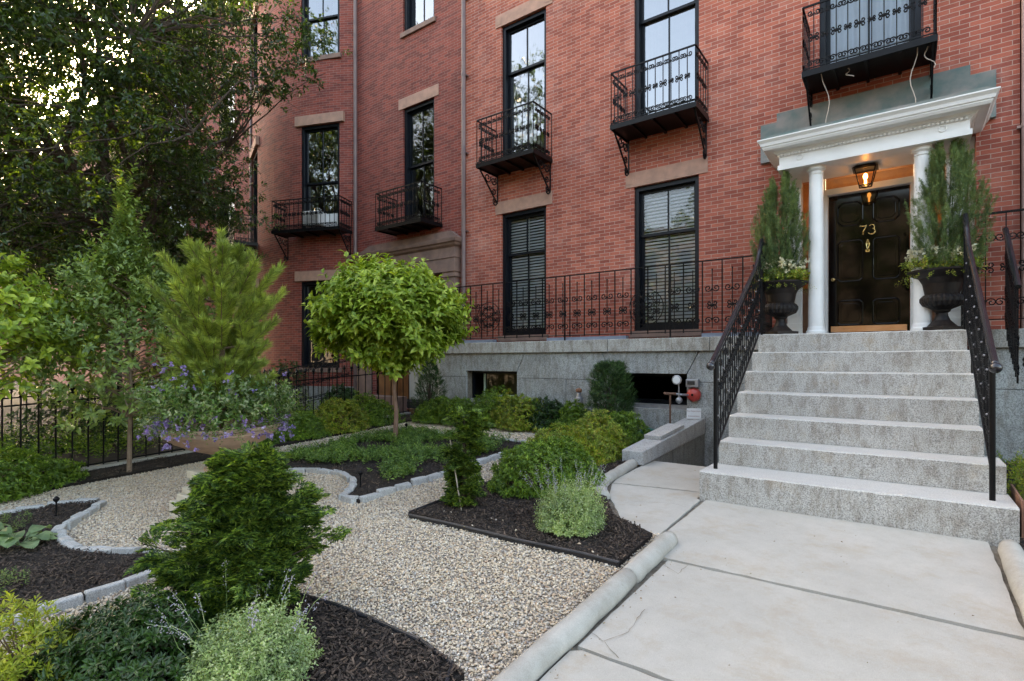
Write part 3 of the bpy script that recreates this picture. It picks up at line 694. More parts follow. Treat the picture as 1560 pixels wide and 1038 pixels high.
# stair railings
def stair_rail(label, x, side, top_y=8.2):
    t = thing('stair_railing', label, 'railing', (x, 7.0, .3))
    pts = [(x, 5.70, 1.40), (x, 5.74, 1.425), (x, 6.06, 1.62), (x, 7.70, 2.64), (x, 7.86, 2.76), (x, 8.02, 2.94), (x, 8.19, 3.15)]
    P = np.array(pts); 
    # flat-topped handrail: two overlapping tubes give the moulded section
    m = M(); m.tube(P, .027, 8); m.tube(P+np.array([0, 0, -.018]), .022, 8)
    m.ball((x, 5.69, 1.385), .044, sy=1.0, n=10); m.build('handrail', RAILM, t, world=True, smooth=True)
    def railz(y): return float(np.interp(y, P[:, 1], P[:, 2]))
    M().bar((x, 5.87, .29), (x, 5.87, railz(5.87)), .021, 10).build('newel_post', IRON, t, world=True); M().bar((x, 8.19, 1.80), (x, 8.19, 3.14), .022, 4).build('newel_post', IRON, t, world=True)
    M().bar((x, 5.9, .50), (x, 8.19, 1.93), .012).build('bottom_rail', IRON, t, world=True); M().bar((x, 5.9, railz(5.9)-.10), (x, 7.75, railz(7.75)-.10), .008).build('middle_rail', IRON, t, world=True)
    n = 22; ex = (0, 1, 0); ez = (0, 0, 1)
    for k in range(1, n+1):
        y = 5.87+(8.19-5.87)*k/(n+1); z0 = .50+(y-5.9)*.6245; z1 = railz(y)
        m = M(); m.bar((x, y, z0), (x, y, z1), .0085)
        for fr, r in ((.17, .028), (.36, .024), (.55, .036), (.80, .030)):
            if k % 2 == 0 or fr in (.55, .17):
                c = (x, y, z0+(z1-z0)*fr)
                rosette(m, c, ex, ez, r*.8, .008)
        m.build('scroll_baluster', IRON, t, world=True)
    # silver rosettes cast on the posts
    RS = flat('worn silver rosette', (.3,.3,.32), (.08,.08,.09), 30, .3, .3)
    for k in range(1, n+1, 2):
        y = 5.87+(8.19-5.87)*k/(n+1); z0 = .50+(y-5.9)*.6245; z1 = railz(y)
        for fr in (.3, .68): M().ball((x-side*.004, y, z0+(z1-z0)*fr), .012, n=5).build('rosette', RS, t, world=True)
    # landing return to the house rail
    m = M(); x2 = x-side*.0; 
    if side < 0:
        panel(m, (x, 8.19, 1.84), (x-.02, 8.98, 1.84), 1.29, .10)
        for zz in (2.0, 2.9): m.bar((x, 8.19, zz), (x-.02, 8.98, zz), .009)
        m.bar((x-.02, 8.98, 1.84), (x-.02, 8.98, 3.15), .018)
    else:
        panel(m, (x, 8.19, 1.84), (x+.02, 8.98, 1.84), 1.29, .14)
    m.build('landing_panel', IRON, t, world=True)
    return t
stair_rail('black iron railing with glossy handrail along the left side of the granite steps', -1.60, -1)
stair_rail('black iron railing with glossy handrail along the right side of the granite steps', .60, 1)
# railing on the coping
tr = thing('terrace_railing', 'long low black iron scroll railing on the granite coping under the two blind windows', 'railing', (-5.1, 9.0, 1.83))
XA, XB, Zb, Hh = -8.30, -1.72, 1.93, 1.15
n = 42; ux, uz = (1, 0, 0), (0, 0, 1)
for k in range(n+1):
    x = XA+(XB-XA)*k/n; m = M()
    if k % 2 == 0: m.bar((x, 8.99, Zb-.02), (x, 8.99, Zb+Hh), .012)
    else: m.bar((x, 8.99, Zb+.04), (x, 8.99, Zb+Hh*.87), .009); m.ball((x, 8.99, Zb+Hh*.87), .013, sz=1.6, n=4)
    if k % 2 and min(abs(x-r) for r in (-7.16, -3.63)) >= .30:
        scroll_pair(m, (x, 8.99, Zb+.60+.10), ux, uz, .062, .0115, -1); scroll_pair(m, (x, 8.99, Zb+.17), ux, uz, .062, .0115, 1); rosette(m, (x, 8.99, Zb+.42), ux, uz, .042, .012)
    m.build('baluster', IRON, tr, world=True)
rings = (-7.16, -3.63)
for r in rings:
    m = M(); a = np.linspace(0, 2*PI, 33); m.tube(np.stack([r+.31*np.cos(a), np.full(33, 8.985), Zb+.45+.31*np.sin(a)], 1), .009, 4)
    for q in range(8):
        b = q*PI/4+PI/8; rosette(m, (r+.2*math.cos(b), 8.985, Zb+.45+.2*math.sin(b)), ux, uz, .036, .010)
    rosette(m, (r, 8.985, Zb+.45), ux, uz, .06, .011); m.build('ring_scroll', IRON, tr, world=True)
M().box(XA, XB, 8.972, 9.008, Zb+Hh-.006, Zb+Hh+.012).build('top_rail', IRON, tr, world=True)
M().bar((XA, 8.99, Zb), (XB, 8.99, Zb), .010).build('bottom_rail', IRON, tr, world=True)
for x, r in ((-8.07, .022), (-5.28, .016), (-3.2, .016)): M().bar((x, 8.99, 1.80), (x, 8.99, Zb+Hh), r).build('post', IRON, tr, world=True)
rr_ = thing('terrace_railing', 'short iron scroll railing against the brick beside the fuller juniper', 'railing', (1.3, 9.0, 1.83))
m = M(); panel(m, (.66, 8.99, 1.93), (2.4, 8.99, 1.93), 1.36, .19, (.18, .5, .78), .055, .008); m.build('scroll_panel', IRON, rr_, world=True)
m = M(); m.box(.64, 2.42, 8.972, 9.008, 3.285, 3.305); m.build('top_rail', IRON, rr_, world=True)
# neighbour's ornate stair rail at the right edge
nr = thing('stair_railing', 'dense dark iron stair railing of the next house at the right edge', 'railing', (1.05, 8.5, 1.8))
m = M()
for k in range(9):
    y = 8.85-k*.10; z1 = 3.0-k*.09
    m.bar((1.03, y, 1.75-k*.07), (1.03, y, z1), .012); rosette(m, (1.03, y, 2.3-k*.08), (0, 1, 0), (0, 0, 1), .04, .009); rosette(m, (1.03, y, 2.7-k*.08), (0, 1, 0), (0, 0, 1), .035, .009); rosette(m, (1.03, y, 1.98-k*.08), (0, 1, 0), (0, 0, 1), .04, .009)
m.build('scrollwork', IRON, nr, world=True)
m = M(); m.tube([(1.03, 8.9, 3.06), (1.03, 8.0, 2.25)], .03, 8); m.build('handrail', RAILM, nr, world=True)
# ---------------------------------------------------------------- lantern
lt = thing('porch_lantern', 'lit glass and black metal lantern hanging under the white porch ceiling', 'lantern', (-.41, 8.9, 3.87))
m = M(); cx, cy = -.41, 8.9
def ring4(z, r): return [(cx+r*a, cy+r*b, z) for a, b in ((-1,-1),(1,-1),(1,1),(-1,1))]
lo, hi, ap = ring4(3.87, .070), ring4(4.10, .120), ring4(4.21, .02)
for R in (lo, hi):
    for a, b in zip(R, R[1:]+R[:1]): m.bar(a, b, .010)
for a, b in zip(lo, hi): m.bar(a, b, .009)
for a, b in zip(lo, lo[1:]+lo[:1]): m.bar(a, (cx, cy, 3.84), .006)
m.build('cage', IRON, lt, world=True)
m = M(); R2 = ring4(4.105, .15); m.add(R2+ap+[(cx, cy, 4.115)], [np.array([(0,1,5,4),(1,2,6,5),(2,3,7,6),(3,0,4,7),(0,3,2,1)])])
m.bar((cx, cy, 4.17), (cx, cy, 4.32), .008, 6); m.ball((cx, cy, 4.21), .02, n=6); m.build('roof', IRON, lt, world=True)
m = M(); 
for i in range(4): a, b = lo[i], lo[(i+1) % 4]; c, d = hi[(i+1) % 4], hi[i]; m.add([a, b, c, d], [np.array([(0,1,2,3)])])
m.build('pane', glassmat('lantern glass', 1.4, (1., .82, .62)), lt, world=True)
m = M(); m.ball((cx, cy, 4.0), .026, sz=1.7, n=8); m.bar((cx, cy, 3.9), (cx, cy, 3.96), .012, 8); m.build('bulb', emit('lamp glow', (1., .50, .17), 5), lt, world=True)
L = bpy.data.lights.new('hall_light', 'POINT'); L.energy = 5; L.color = (1., .76, .52); L.shadow_soft_size = .15
lo_ = bpy.data.objects.new('hall_light', L); lo_.location = (-.4, 10.3, 4.35); col.objects.link(lo_)
# ---------------------------------------------------------------- urns at the door
def iron_urn(label, x, y, z):
    t = thing('planter_urn', label, 'urn', (x, y, z))
    m = M(); pr = [(.19, 0), (.19, .045), (.155, .055), (.13, .08), (.085, .13), (.062, .19), (.06, .22), (.085, .24), (.088, .255), (.10, .265), (.19, .31), (.215, .36), (.215, .40), (.19, .435), (.175, .45), (.185, .50), (.20, .58), (.235, .65), (.315, .70), (.35, .725), (.352, .745), (.32, .74), (.26, .72), (.2, .70), (.001, .69)]
    m.lathe(pr, (0, 0, 0), 72, sq=[.5, .5]+[0]*23, flute=24, fl=(.29, .44))
    m.build('bowl', IRONR, t, smooth=False); 
    return t
iron_urn('black iron urn with white flowers left of the front door', -1.41, 8.50, 1.812)
iron_urn('black iron urn with white flowers right of the front door, behind the right handrail', .40, 8.50, 1.812)
# ---------------------------------------------------------------- areaway, low granite wall, services
lw = thing('granite_wall', 'low grey granite wall with a loose block on top, beside the dark areaway', 'wall', (-2.8, 7.8, 0))
V = [(-3.05, 6.70), (-2.75, 6.70), (-2.58, 8.88), (-2.88, 8.88)]
def slab(m, P, zb, zt): m.add([(p[0], p[1], b) for p, b in zip(P, zb)]+[(p[0], p[1], t) for p, t in zip(P, zt)], [np.array([(0,3,2,1),(4,5,6,7),(0,1,5,4),(1,2,6,5),(2,3,7,6),(3,0,4,7)])])
m = M(); slab(m, V, (.06, .06, .26, .26), (.245, .245, .515, .515)); m.build('cap', WALLG, lw, world=True, bevel=.012)
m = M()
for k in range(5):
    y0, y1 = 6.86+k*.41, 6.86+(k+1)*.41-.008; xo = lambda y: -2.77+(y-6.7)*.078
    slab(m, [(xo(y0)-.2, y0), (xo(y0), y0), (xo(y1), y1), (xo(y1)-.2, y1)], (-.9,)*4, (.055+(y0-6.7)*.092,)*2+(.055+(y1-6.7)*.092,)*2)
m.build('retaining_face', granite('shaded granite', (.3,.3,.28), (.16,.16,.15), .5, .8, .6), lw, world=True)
sb = tag(M().box(-.13, .13, -.40, .40, 0, .055).build('stone_block', WALLG, None, bevel=.006), 'loose flat granite block lying on top of the low granite wall', 'stone block')
sb.location = (-2.83, 7.72, .374); sb.rotation_euler = (rad(7), 0, rad(-5))
M().box(-2.80, -1.72, 7.06, 7.10, -.9, .055).build('areaway_wall', WALLG, lw, world=True)
pit = M().box(-2.65, -1.66, 7.10, 8.93, -.95, -.9).build('areaway_floor', JOINT); tag(pit, kind='structure')
sg = thing('notice_sign', 'small white notice with faded writing on the low granite wall', 'sign', (-2.73, 8.76, .50))
m = M(); m.box(-.11, .11, -.006, .006, .0, .17); m.build('board', PLASTW, sg, bevel=.002)
INK = flat('faded red ink', (.35,.16,.14), None, 30, .7)
for tx, z, s_ in (('Fire Department', .125, .030), ('Connection', .045, .036)):
    o = num(tx, 0, -.0075, z, s_, INK, sg, 'lettering', ext=.0005)
sg.rotation_euler = (0, 0, rad(22)); sg.location = (-2.71, 8.70, .505)
bl = thing('alarm_bell', 'round red alarm bell under a small grey box on the granite foundation', 'alarm bell', (-2.78, 8.89, .85))
m = M(Matrix.Translation((-2.76, 8.87, .885)) @ Matrix.Rotation(PI/2, 4, 'X')); m.lathe([(.10, -.02), (.115, 0), (.112, .035), (.085, .07), (.04, .085), (.001, .088)], n=28); m.build('bell', RED, bl, world=True, smooth=True)
m = M(Matrix.Translation((-2.76, 8.87, .885)) @ Matrix.Rotation(PI/2, 4, 'X')); m.lathe([(.02, .085), (.02, .10), (.001, .102)], n=12); m.build('nut', IRON, bl, world=True)
m = M(); m.box(-2.87, -2.67, 8.78, 8.895, 1.01, 1.14); m.build('box', METAL, bl, world=True, bevel=.01)
m = M(); m.box(-2.84, -2.72, 8.772, 8.779, 1.05, 1.11); m.build('dial_window', DARKIN, bl, world=True)
gp = thing('standpipe', 'rusty upright pipe with a round gauge and elbow in front of the right basement opening', 'pipe', (-3.0, 8.6, .15))
m = M(); m.bar((-3.07, 8.62, .1), (-3.07, 8.62, .92), .017, 8); m.bar((-3.17, 8.62, .90), (-2.97, 8.62, .90), .024, 8); m.build('riser', flat('rusty pipe', (.16,.08,.05), None, 8, .8), gp, world=True)
m = M(); m.tube([(-2.97, 8.62, .90), (-2.90, 8.66, .89), (-2.84, 8.8, .88)], .02, 8); m.tube([(-2.93, 8.63, .9), (-2.93, 8.63, 1.1)], .012, 8); m.ball((-2.93, 8.64, .80), .055, n=8); m.bar((-2.93, 8.63, .9), (-2.93, 8.63, .74), .016, 8); m.build('elbow', METAL, gp, world=True)
m = M(Matrix.Translation((-2.95, 8.60, 1.13)) @ Matrix.Rotation(PI/2, 4, 'X')); m.lathe([(.001, -.02), (.07, -.018), (.078, 0), (.078, .02), (.066, .024), (.001, .024)], n=24); m.build('gauge', METAL, gp, world=True)
m = M(Matrix.Translation((-2.95, 8.574, 1.13)) @ Matrix.Rotation(PI/2, 4, 'X')); m.lathe([(.001, .0), (.06, .0), (.06, .002), (.001, .002)], n=24); m.build('gauge_face', PLASTW, gp, world=True)
vp = thing('vent_pipe', 'small white vent with a rusty cap standing against the granite foundation', 'vent', (-4.82, 8.72, .16))
m = M(); m.lathe([(.035, 0), (.035, .42), (.06, .44), (.075, .52), (.07, .60), (.045, .62), (.04, .68), (.03, .70)], (-4.82, 8.72, .16), 20); m.build('body', METAL, vp, world=True)
m = M(); m.lathe([(.03, .0), (.055, .01), (.06, .03), (.055, .06), (.02, .075), (.001, .076)], (-4.82, 8.72, .86), 16); m.build('cap', flat('rust cap', (.30,.13,.07), None, 8, .8), vp, world=True)
tp = M(); n = 14; g = np.linspace(0, 1, n); X, Y = np.meshgrid(-3.75+1.0*g, 7.95+.6*g)
Z = gzv(Y)+.14+.05*np.sin(X*9)*np.cos(Y*11)+.03*np.sin(X*21+Y*5)
i, j = np.meshgrid(np.arange(n-1), np.arange(n-1), indexing='ij'); q = (i*n+j).ravel()
tp.add(np.stack([X.ravel(), Y.ravel(), Z.ravel()], 1), [np.stack([q, q+1, q+n+1, q+n], 1)])
o = tp.build('green_tarp', TARP, None, smooth=True); sol = o.modifiers.new('Solidify', 'SOLIDIFY'); sol.thickness = .02; tag(o, 'crumpled dark green tarp behind the low granite wall', 'tarp')
# ---------------------------------------------------------------- fences
def spike_fence(label, pts, pitch=.18, h=1.12, base=True, fin=True, bk=True, group=None):
    """pts: two ground points"""
    (xa, ya), (xb, yb) = pts; L = math.hypot(xb-xa, yb-ya); n = int(L/pitch)
    t = thing('iron_fence', label, 'fence', ((xa+xb)/2, (ya+yb)/2, gz((ya+yb)/2)), group=group)
    for k in range(n+1):
        x = xa+(xb-xa)*k/n; y = ya+(yb-ya)*k/n; z = gz(y)+.02; m = M(); mf = M()
        m.bar((x, y, z), (x, y, z+h), .011, 6)
        if fin: mf.lathe([(.012, 0), (.03, .02), (.014, .035), (.034, .07), (.022, .105), (.001, .15)], (x, y, z+h), 6)
        o = m.build('baluster', IRON, t, world=True)
        if fin: mf.build('finial', IRON, o)
    for hh in (.10, h*.93): M().tube([(xa, ya, gz(ya)+hh), (xb, yb, gz(yb)+hh)], .015, 4).build('rail', IRON, t, world=True)
    if base:
        dx, dy = (yb-ya)/L*.07, -(xb-xa)/L*.07
        m = M(); slab(m, [(xa-dx, ya-dy), (xa+dx, ya+dy), (xb+dx, yb+dy), (xb-dx, yb-dy)], (-.45,)*4, (gz(ya)+.07,)*2+(gz(yb)+.07,)*2); m.build('stone_kerb', CURB, t, world=True)
    return t
spike_fence('black spiked iron fence on a stone kerb along the left side of the garden', [(-9.42, -1.0), (-9.42, 8.8)])
spike_fence('second black iron fence further left, seen through the first one', [(-12.9, -1.0), (-12.9, 7.6)], .2, 1.0)
# steps and railing down to the neighbour's door, behind the fence
ns = thing('stone_steps', 'brown stone steps of the next house behind the left fence', 'steps', (-10.0, 8.0, .1))
for k in range(3): M().box(-11.2, -9.7, 8.0+k*.3, 9.0, .1+k*.16, .26+k*.16-.002).build('step', BROWNSTONE, ns, world=True)
nr2 = thing('stair_railing', 'sloping iron stair rail with scrolls behind the left fence under the bow window', 'railing', (-11.6, 7.6, .2))
m = M(); panel(m, (-12.6, 7.0, .15), (-11.3, 8.6, .65), .95, .12); m.build('scroll_panel', IRON, nr2, world=True)
# posts at the right
rf = thing('iron_fence', 'slim iron fence post with an ornate cast top at the right edge, beside the steps', 'fence', (.84, 6.3, .05))
m = M(); m.bar((.86, 6.05, -.05), (.86, 6.05, 1.32), .018, 8); m.bar((.86, 6.05, 1.32), (.98, 6.9, 1.36), .012)
for k in range(5): m.bar((.88+k*.02, 6.25+k*.16, 0), (.88+k*.02, 6.25+k*.16, 1.34), .008)
m.build('post', IRON, rf, world=True)
m = M(); 
for q in range(7):
    b = q/7*2*PI; m.ball((.86+.035*math.cos(b), 6.05, 1.43+.045*math.sin(b)), .026, n=5)
m.ball((.86, 6.05, 1.43), .035, n=6); m.ball((.86, 6.05, 1.36), .022, n=5); m.build('cast_top', IRON, rf, world=True)
M().prism([(.76, 5.75), (.775, 5.75), (.80, 6.5), (.785, 6.5)], -.02, .34).build('metal_edging', flat('rusty steel edging', (.28,.13,.08), (.18,.09,.06), 9, .85), rf, world=True)
# ---------------------------------------------------------------- ground, paths, beds
def inpoly(x, y, P):
    r = np.zeros(len(x), bool); n = len(P)
    for i in range(n):
        (x0, y0), (x1, y1) = P[i], P[(i+1) % n]
        c = ((y0 > y) != (y1 > y)) & (x < (x1-x0)*(y-y0)/((y1-y0) or 1e-9)+x0); r ^= c
    return r
def struct(o): return tag(o, kind='structure')
SOIL = flat('garden soil', (.06,.045,.035), (.035,.027,.02), 6, .95, bs=.5)
def strip(name, mt, x0, x1, y0, y1, off):
    m = M(); ys = sorted({y0, y1} | {t for t in (-3.0, 9.5) if y0 < t < y1})
    for a, b in zip(ys, ys[1:]):
        m.add([(x0, a, gz(a)+off), (x1, a, gz(a)+off), (x1, b, gz(b)+off), (x0, b, gz(b)+off)], [np.array([(0,1,2,3)])])
    return struct(m.build(name, mt))
# the ground leaves out the sunken areaway
m = M()
def gq(x0, x1, y0, y1): m.add([(x0, y0, gz(y0)-.05), (x1, y0, gz(y0)-.05), (x1, y1, gz(y1)-.05), (x0, y1, gz(y1)-.05)], [np.array([(0,1,2,3)])])
gq(-400, 400, -400, -3); gq(-400, 400, -3, 7.1); gq(-400, -2.8, 7.1, 8.92); gq(-1.64, 400, 7.1, 8.92); gq(-400, 400, 8.92, 9.5); gq(-400, 400, 9.5, 400)
struct(m.build('ground', SOIL))
def poly(name, P, off, mt, th=.06):
    m = M(); m.prism(P, off-th, off, zf=gzv); return struct(m.build(name, mt))
m_, nt, b = newmat('gravel bed'); v = objc(nt)
vo = node(nt, 'ShaderNodeTexVoronoi'); vo.inputs['Scale'].default_value = 62; nt.links.new(v, vo.inputs['Vector'])
sp = nt.nodes.new('ShaderNodeSeparateColor'); nt.links.new(vo.outputs['Color'], sp.inputs[0])
c = ramp(nt, sp.outputs[0], [(0, (.30,.25,.20)), (.3, (.50,.42,.32)), (.55, (.62,.54,.43)), (.8, (.42,.40,.38)), (1, (.74,.68,.58))])
c = mixc(nt, 1, c, ramp(nt, vo.outputs['Distance'], [(0, (1,1,1)), (.45, (.8,.8,.8)), (.8, (.25,.22,.2))]), 'MULTIPLY')
nt.links.new(c, b.inputs['Base Color']); b.inputs['Roughness'].default_value = .85
inv = node(nt, 'ShaderNodeMath', operation='MULTIPLY'); nt.links.new(vo.outputs['Distance'], inv.inputs[0]); inv.inputs[1].default_value = -1
bump(nt, b, inv.outputs[0], 1, .015); GRAVB = m_
PEB = islandmat('pebbles', [(.56,.42,.28), (.70,.57,.41), (.42,.35,.29), (.76,.64,.49), (.60,.45,.29), (.32,.28,.25), (.72,.58,.40), (.48,.44,.40), (.82,.73,.59), (.50,.33,.22), (.66,.53,.38)], .75)
MULB = flat('mulch bed', (.035,.024,.018), (.018,.012,.009), 60, .95, bs=1, bd=.02)
CHIP = islandmat('mulch chips', [(.020,.013,.010), (.05,.033,.024), (.030,.02,.015), (.085,.058,.042), (.025,.018,.014), (.045,.03,.022), (.15,.10,.07), (.03,.02,.016), (.07,.045,.03)], .85)
poly('gravel_path', [(-8.62, -2.5), (-1.66, -2.5), (-1.66, 4.5), (-3.9, 4.5), (-3.9, 8.3), (-8.62, 8.3)], -.01, GRAVB)
BED3 = [(-3.92, 3.66), (-1.70, 3.71), (-1.72, 4.40), (-2.20, 4.66), (-2.62, 5.30), (-2.84, 5.75), (-2.9, 6.72), (-3.06, 6.75), (-2.9, 8.88), (-3.95, 8.88), (-3.95, 8.2), (-3.98, 6.0)]
BED2 = [(-4.74, 3.70), (-5.0, 3.70), (-5.15, 3.93), (-5.50, 4.22), (-5.95, 4.36), (-6.42, 4.28), (-6.9, 4.05), (-7.3, 3.78), (-7.85, 3.80), (-7.85, 7.2), (-4.74, 7.2)]
BED1 = [(-4.56, -2.2), (-4.56, 1.42), (-4.66, 1.74), (-5.06, 1.86), (-5.34, 1.68), (-5.68, 1.54), (-6.03, 1.50), (-6.45, 1.58), (-6.85, 1.86), (-7.25, 2.18), (-7.62, 1.85), (-7.66, 1.3), (-7.66, -2.2)]
BED0 = [(-3.95, -2.3), (-1.80, -2.3), (-1.80, 2.06), (-2.25, 2.13), (-2.65, 2.13), (-3.4, 2.06), (-3.95, 2.04)]
BEDF = [(-9.34, -2.3), (-8.62, -2.3), (-8.62, 8.3), (-3.95, 8.25), (-3.95, 8.88), (-9.34, 8.88)]
BEDR = [(.72, -2), (3.5, -2), (3.5, 8.88), (.72, 8.88)]
for nm_, P in (('garden_bed', BED3), ('garden_bed', BED2), ('garden_bed', BED1), ('garden_bed', BED0), ('garden_bed', BEDF), ('garden_bed', BEDR)):
    poly(nm_, P, .03 if P is not BED2 else .035, MULB)
# concrete walk: slabs with open joints over dark dirt
poly('path_joint', [(-1.66, -2.95), (.60, -2.95), (.60, 5.7), (-1.64, 5.7), (-1.64, 7.1), (-2.85, 7.1), (-2.85, 5.6), (-2.2, 4.62), (-1.66, 4.36)], -.02, JOINT, .05)
rs = np.random.default_rng(5)
def slabpoly(P, dz=0):
    # jitter the outline a little so that the joints are not ruler straight
    o = []
    for (x0, y0), (x1, y1) in zip(P, P[1:]+P[:1]):
        L = math.hypot(x1-x0, y1-y0); k = max(1, int(L/.10))
        for i in range(k):
            f = i/k; o.append((x0+(x1-x0)*f+(rs.normal(0, .0035) if i else 0), y0+(y1-y0)*f+(rs.normal(0, .0035) if i else 0)))
    m = M(); m.prism(o, -.05, .0+dz, zf=gzv); return m
sl = M()
for P, dz in (([(-1.60, 4.025), (.55, 4.03), (.55, 5.66), (-1.63, 5.66), (-1.66, 4.45), (-1.50, 4.38)], .004), ([(-1.46, 2.63), (.55, 2.62), (.55, 3.99), (-1.44, 4.0)], 0),
              ([(-1.48, 1.2), (.55, 1.2), (.55, 2.585), (-1.42, 2.60), (-1.47, 2.56)], .003), ([(-1.47, -.2), (.55, -.2), (.55, 1.17), (-1.47, 1.17)], 0), ([(-1.47, -1.7), (.55, -1.7), (.55, -.23), (-1.47, -.23)], .002), ([(-1.47, -2.95), (.55, -2.95), (.55, -1.73), (-1.47, -1.73)], 0),
              ([(-1.69, 4.44), (-1.69, 5.63), (-1.73, 5.66), (-1.73, 5.9), (-2.74, 5.75), (-2.56, 5.30), (-2.15, 4.70)], 0), ([(-1.73, 5.92), (-1.73, 7.05), (-2.76, 7.05), (-2.78, 6.0), (-2.74, 5.78)], .003)):
    q = slabpoly(P, dz); sl.add(q.V[0], q.F)
struct(sl.build('paved_walk', CONC))
# hairline cracks filled with dirt
m = M()
def crack(pts, w=.004):
    P = []
    for (x0, y0), (x1, y1) in zip(pts, pts[1:]):
        k = max(2, int(math.hypot(x1-x0, y1-y0)/.04)); 
        P += [(x0+(x1-x0)*i/k+rs.normal(0, .004), y0+(y1-y0)*i/k+rs.normal(0, .004)) for i in range(k)]
    P = np.array(P+[pts[-1]]); t = nrm(np.gradient(P, axis=0)); nn = np.stack([-t[:, 1], t[:, 0]], 1); ww = w*(.4+rs.random(len(P)))[:, None]
    a, b = P+nn*ww, P-nn*ww; z = lambda q: gzv(q[:, 1])+.0065; k = len(P); i = np.arange(k-1)
    m.add(np.vstack([np.column_stack([a, z(a)]), np.column_stack([b, z(b)])]), [np.stack([i, i+k, i+k+1, i+1], 1)])
crack([(-1.46, 2.78), (-1.36, 2.74), (-1.28, 2.9), (-1.30, 3.2)], .0016); crack([(-1.36, 2.74), (-1.22, 2.64)], .0018); crack([(-1.44, 3.9), (-1.3, 3.8), (-1.28, 4.0)], .0015); crack([(-.4, 1.9), (.1, 2.1), (.5, 2.05)], .0012); crack([(-2.3, 5.2), (-1.9, 5.35), (-1.7, 5.3)], .0012)
struct(m.build('pavement_crack', JOINT))
# rounded concrete kerb stones
def kerb(label, pts, r=.074, group='rounded concrete kerb stones'):
    P = np.array([(x, y, gz(y)+.022) for x, y in pts]); k = 14; Q = []
    for a, b in zip(P, P[1:]): Q += [a+(b-a)*i/k for i in range(k)]
    Q = np.array(Q+[P[-1]]); L = np.linalg.norm(Q-Q[0], axis=1); e = np.minimum(L, L[-1]-L) if len(pts) == 2 else np.minimum(np.arange(len(Q)), np.arange(len(Q))[::-1])*.03
    R = r*(1-.10*np.exp(-(e/.012)**2)); 
    R = R*(1+rs.normal(0, .012, len(R))); Q = Q+rs.normal(0, .0025, Q.shape); m = M(); m.tube(Q, R, 18); m.V[0] = m.V[0]+rs.normal(0, .0014, m.V[0].shape); o = m.build('kerb_stone', CURB, None, smooth=True); o['label'] = label; o['category'] = 'kerb stone'; o['group'] = group
for a, b, l in ((-2.4, -.9, 'rounded concrete kerb stone beside the path, behind the camera'), (-.892, .75, 'rounded concrete kerb stone beside the path below the picture edge'), (.758, 3.52, 'long rounded concrete kerb stone between gravel and path in the foreground'), (3.53, 4.36, 'short rounded kerb stone at the end of the kerb, by the mulch corner')):
    kerb(l, [(-1.555, a), (-1.555, b)])
kerb('curved rounded kerb stone at the flare of the path, behind the catmint', [(-2.55, 5.16), (-2.66, 5.30), (-2.76, 5.48), (-2.82, 5.70)], .07)
kerb('rounded kerb stone running up to the low granite wall', [(-2.825, 5.715), (-2.88, 6.68)], .07)
kerb('yellowish rounded kerb stone at the right edge of the path beside the steps', [(.635, 4.0), (.66, 5.50)], .075)
kerb('rounded kerb stone along the right edge of the path, nearest the camera', [(.62, 1.5), (.634, 3.99)], .075)
# pale granite blocks edging the beds
rs = np.random.default_rng(11)
cobs = []
for i in range(5):
    m = M(); L, W, H = .30, .088, .12; g = 4
    xs = np.linspace(-L/2, L/2, 6); V = []
    m.box(-L/2, L/2, -W/2, W/2, -.06, .06); V = m.V[0]; V += rs.normal(0, .007, V.shape); m.V[0] = V
    o = m.build('edging_stone', COBBLE, None, bevel=.014); cobs.append(o)
first = [True]*5
def cobble_run(P, label, closed=False, Ln=.235):
    P = np.array(P+([P[0]] if closed else [])); d = np.r_[0, np.cumsum(np.linalg.norm(np.diff(P, axis=0), axis=1))]; n = int(d[-1]/Ln)
    for k in range(n):
        s = d[-1]*(k+.5)/n; x = np.interp(s, d, P[:, 0]); y = np.interp(s, d, P[:, 1]); x2 = np.interp(s+.1, d, P[:, 0]); y2 = np.interp(s+.1, d, P[:, 1]); x1 = np.interp(s-.1, d, P[:, 0]); y1 = np.interp(s-.1, d, P[:, 1])
        i = rs.integers(5); o = cobs[i]
        if not first[i]: o = o.copy(); col.objects.link(o)
        first[i] = False
        o.location = (x+rs.normal(0, .006), y+rs.normal(0, .006), gz(y)+.002+rs.normal(0, .006)); o.rotation_euler = (rs.normal(0, .05)+.04, rs.normal(0, .03), math.atan2(y2-y1, x2-x1)+rs.normal(0, .04))
        sc_ = d[-1]/n/.305*rs.uniform(.93, .98); o.scale = (sc_, rs.uniform(.85, 1.1), rs.uniform(.9, 1.1))
        tag(o, label, 'edging stone', 'pale granite edging blocks round the beds')
cobble_run([(-4.74, 7.2), (-4.74, 3.72)], 'pale granite block in the straight edging of the standard tree bed')
cobble_run([(-4.78, 3.67), (-5.0, 3.68), (-5.17, 3.93), (-5.52, 4.22), (-5.95, 4.36), (-6.42, 4.28), (-6.9, 4.05), (-7.3, 3.78), (-7.82, 3.80)], 'pale granite block in the curved edging of the standard tree bed', Ln=.2)
cobble_run([(-7.85, 3.9), (-7.85, 7.2), (-4.8, 7.2)], 'pale granite block in the back edging of the standard tree bed')
cobble_run([(-4.56, -1.2), (-4.56, 1.42), (-4.64, 1.72)], 'pale granite block in the straight edging of the hosta bed')
cobble_run([(-4.76, 1.84), (-5.06, 1.86), (-5.34, 1.68), (-5.68, 1.54), (-6.03, 1.50), (-6.45, 1.58), (-6.85, 1.86), (-7.22, 2.16)], 'pale granite block in the curved edging of the hosta bed', Ln=.2)
cobble_run([(-7.36, 2.14), (-7.62, 1.85), (-7.68, 1.3), (-7.68, -1.2)], 'pale granite block in the edging of the hosta bed on its fence side')
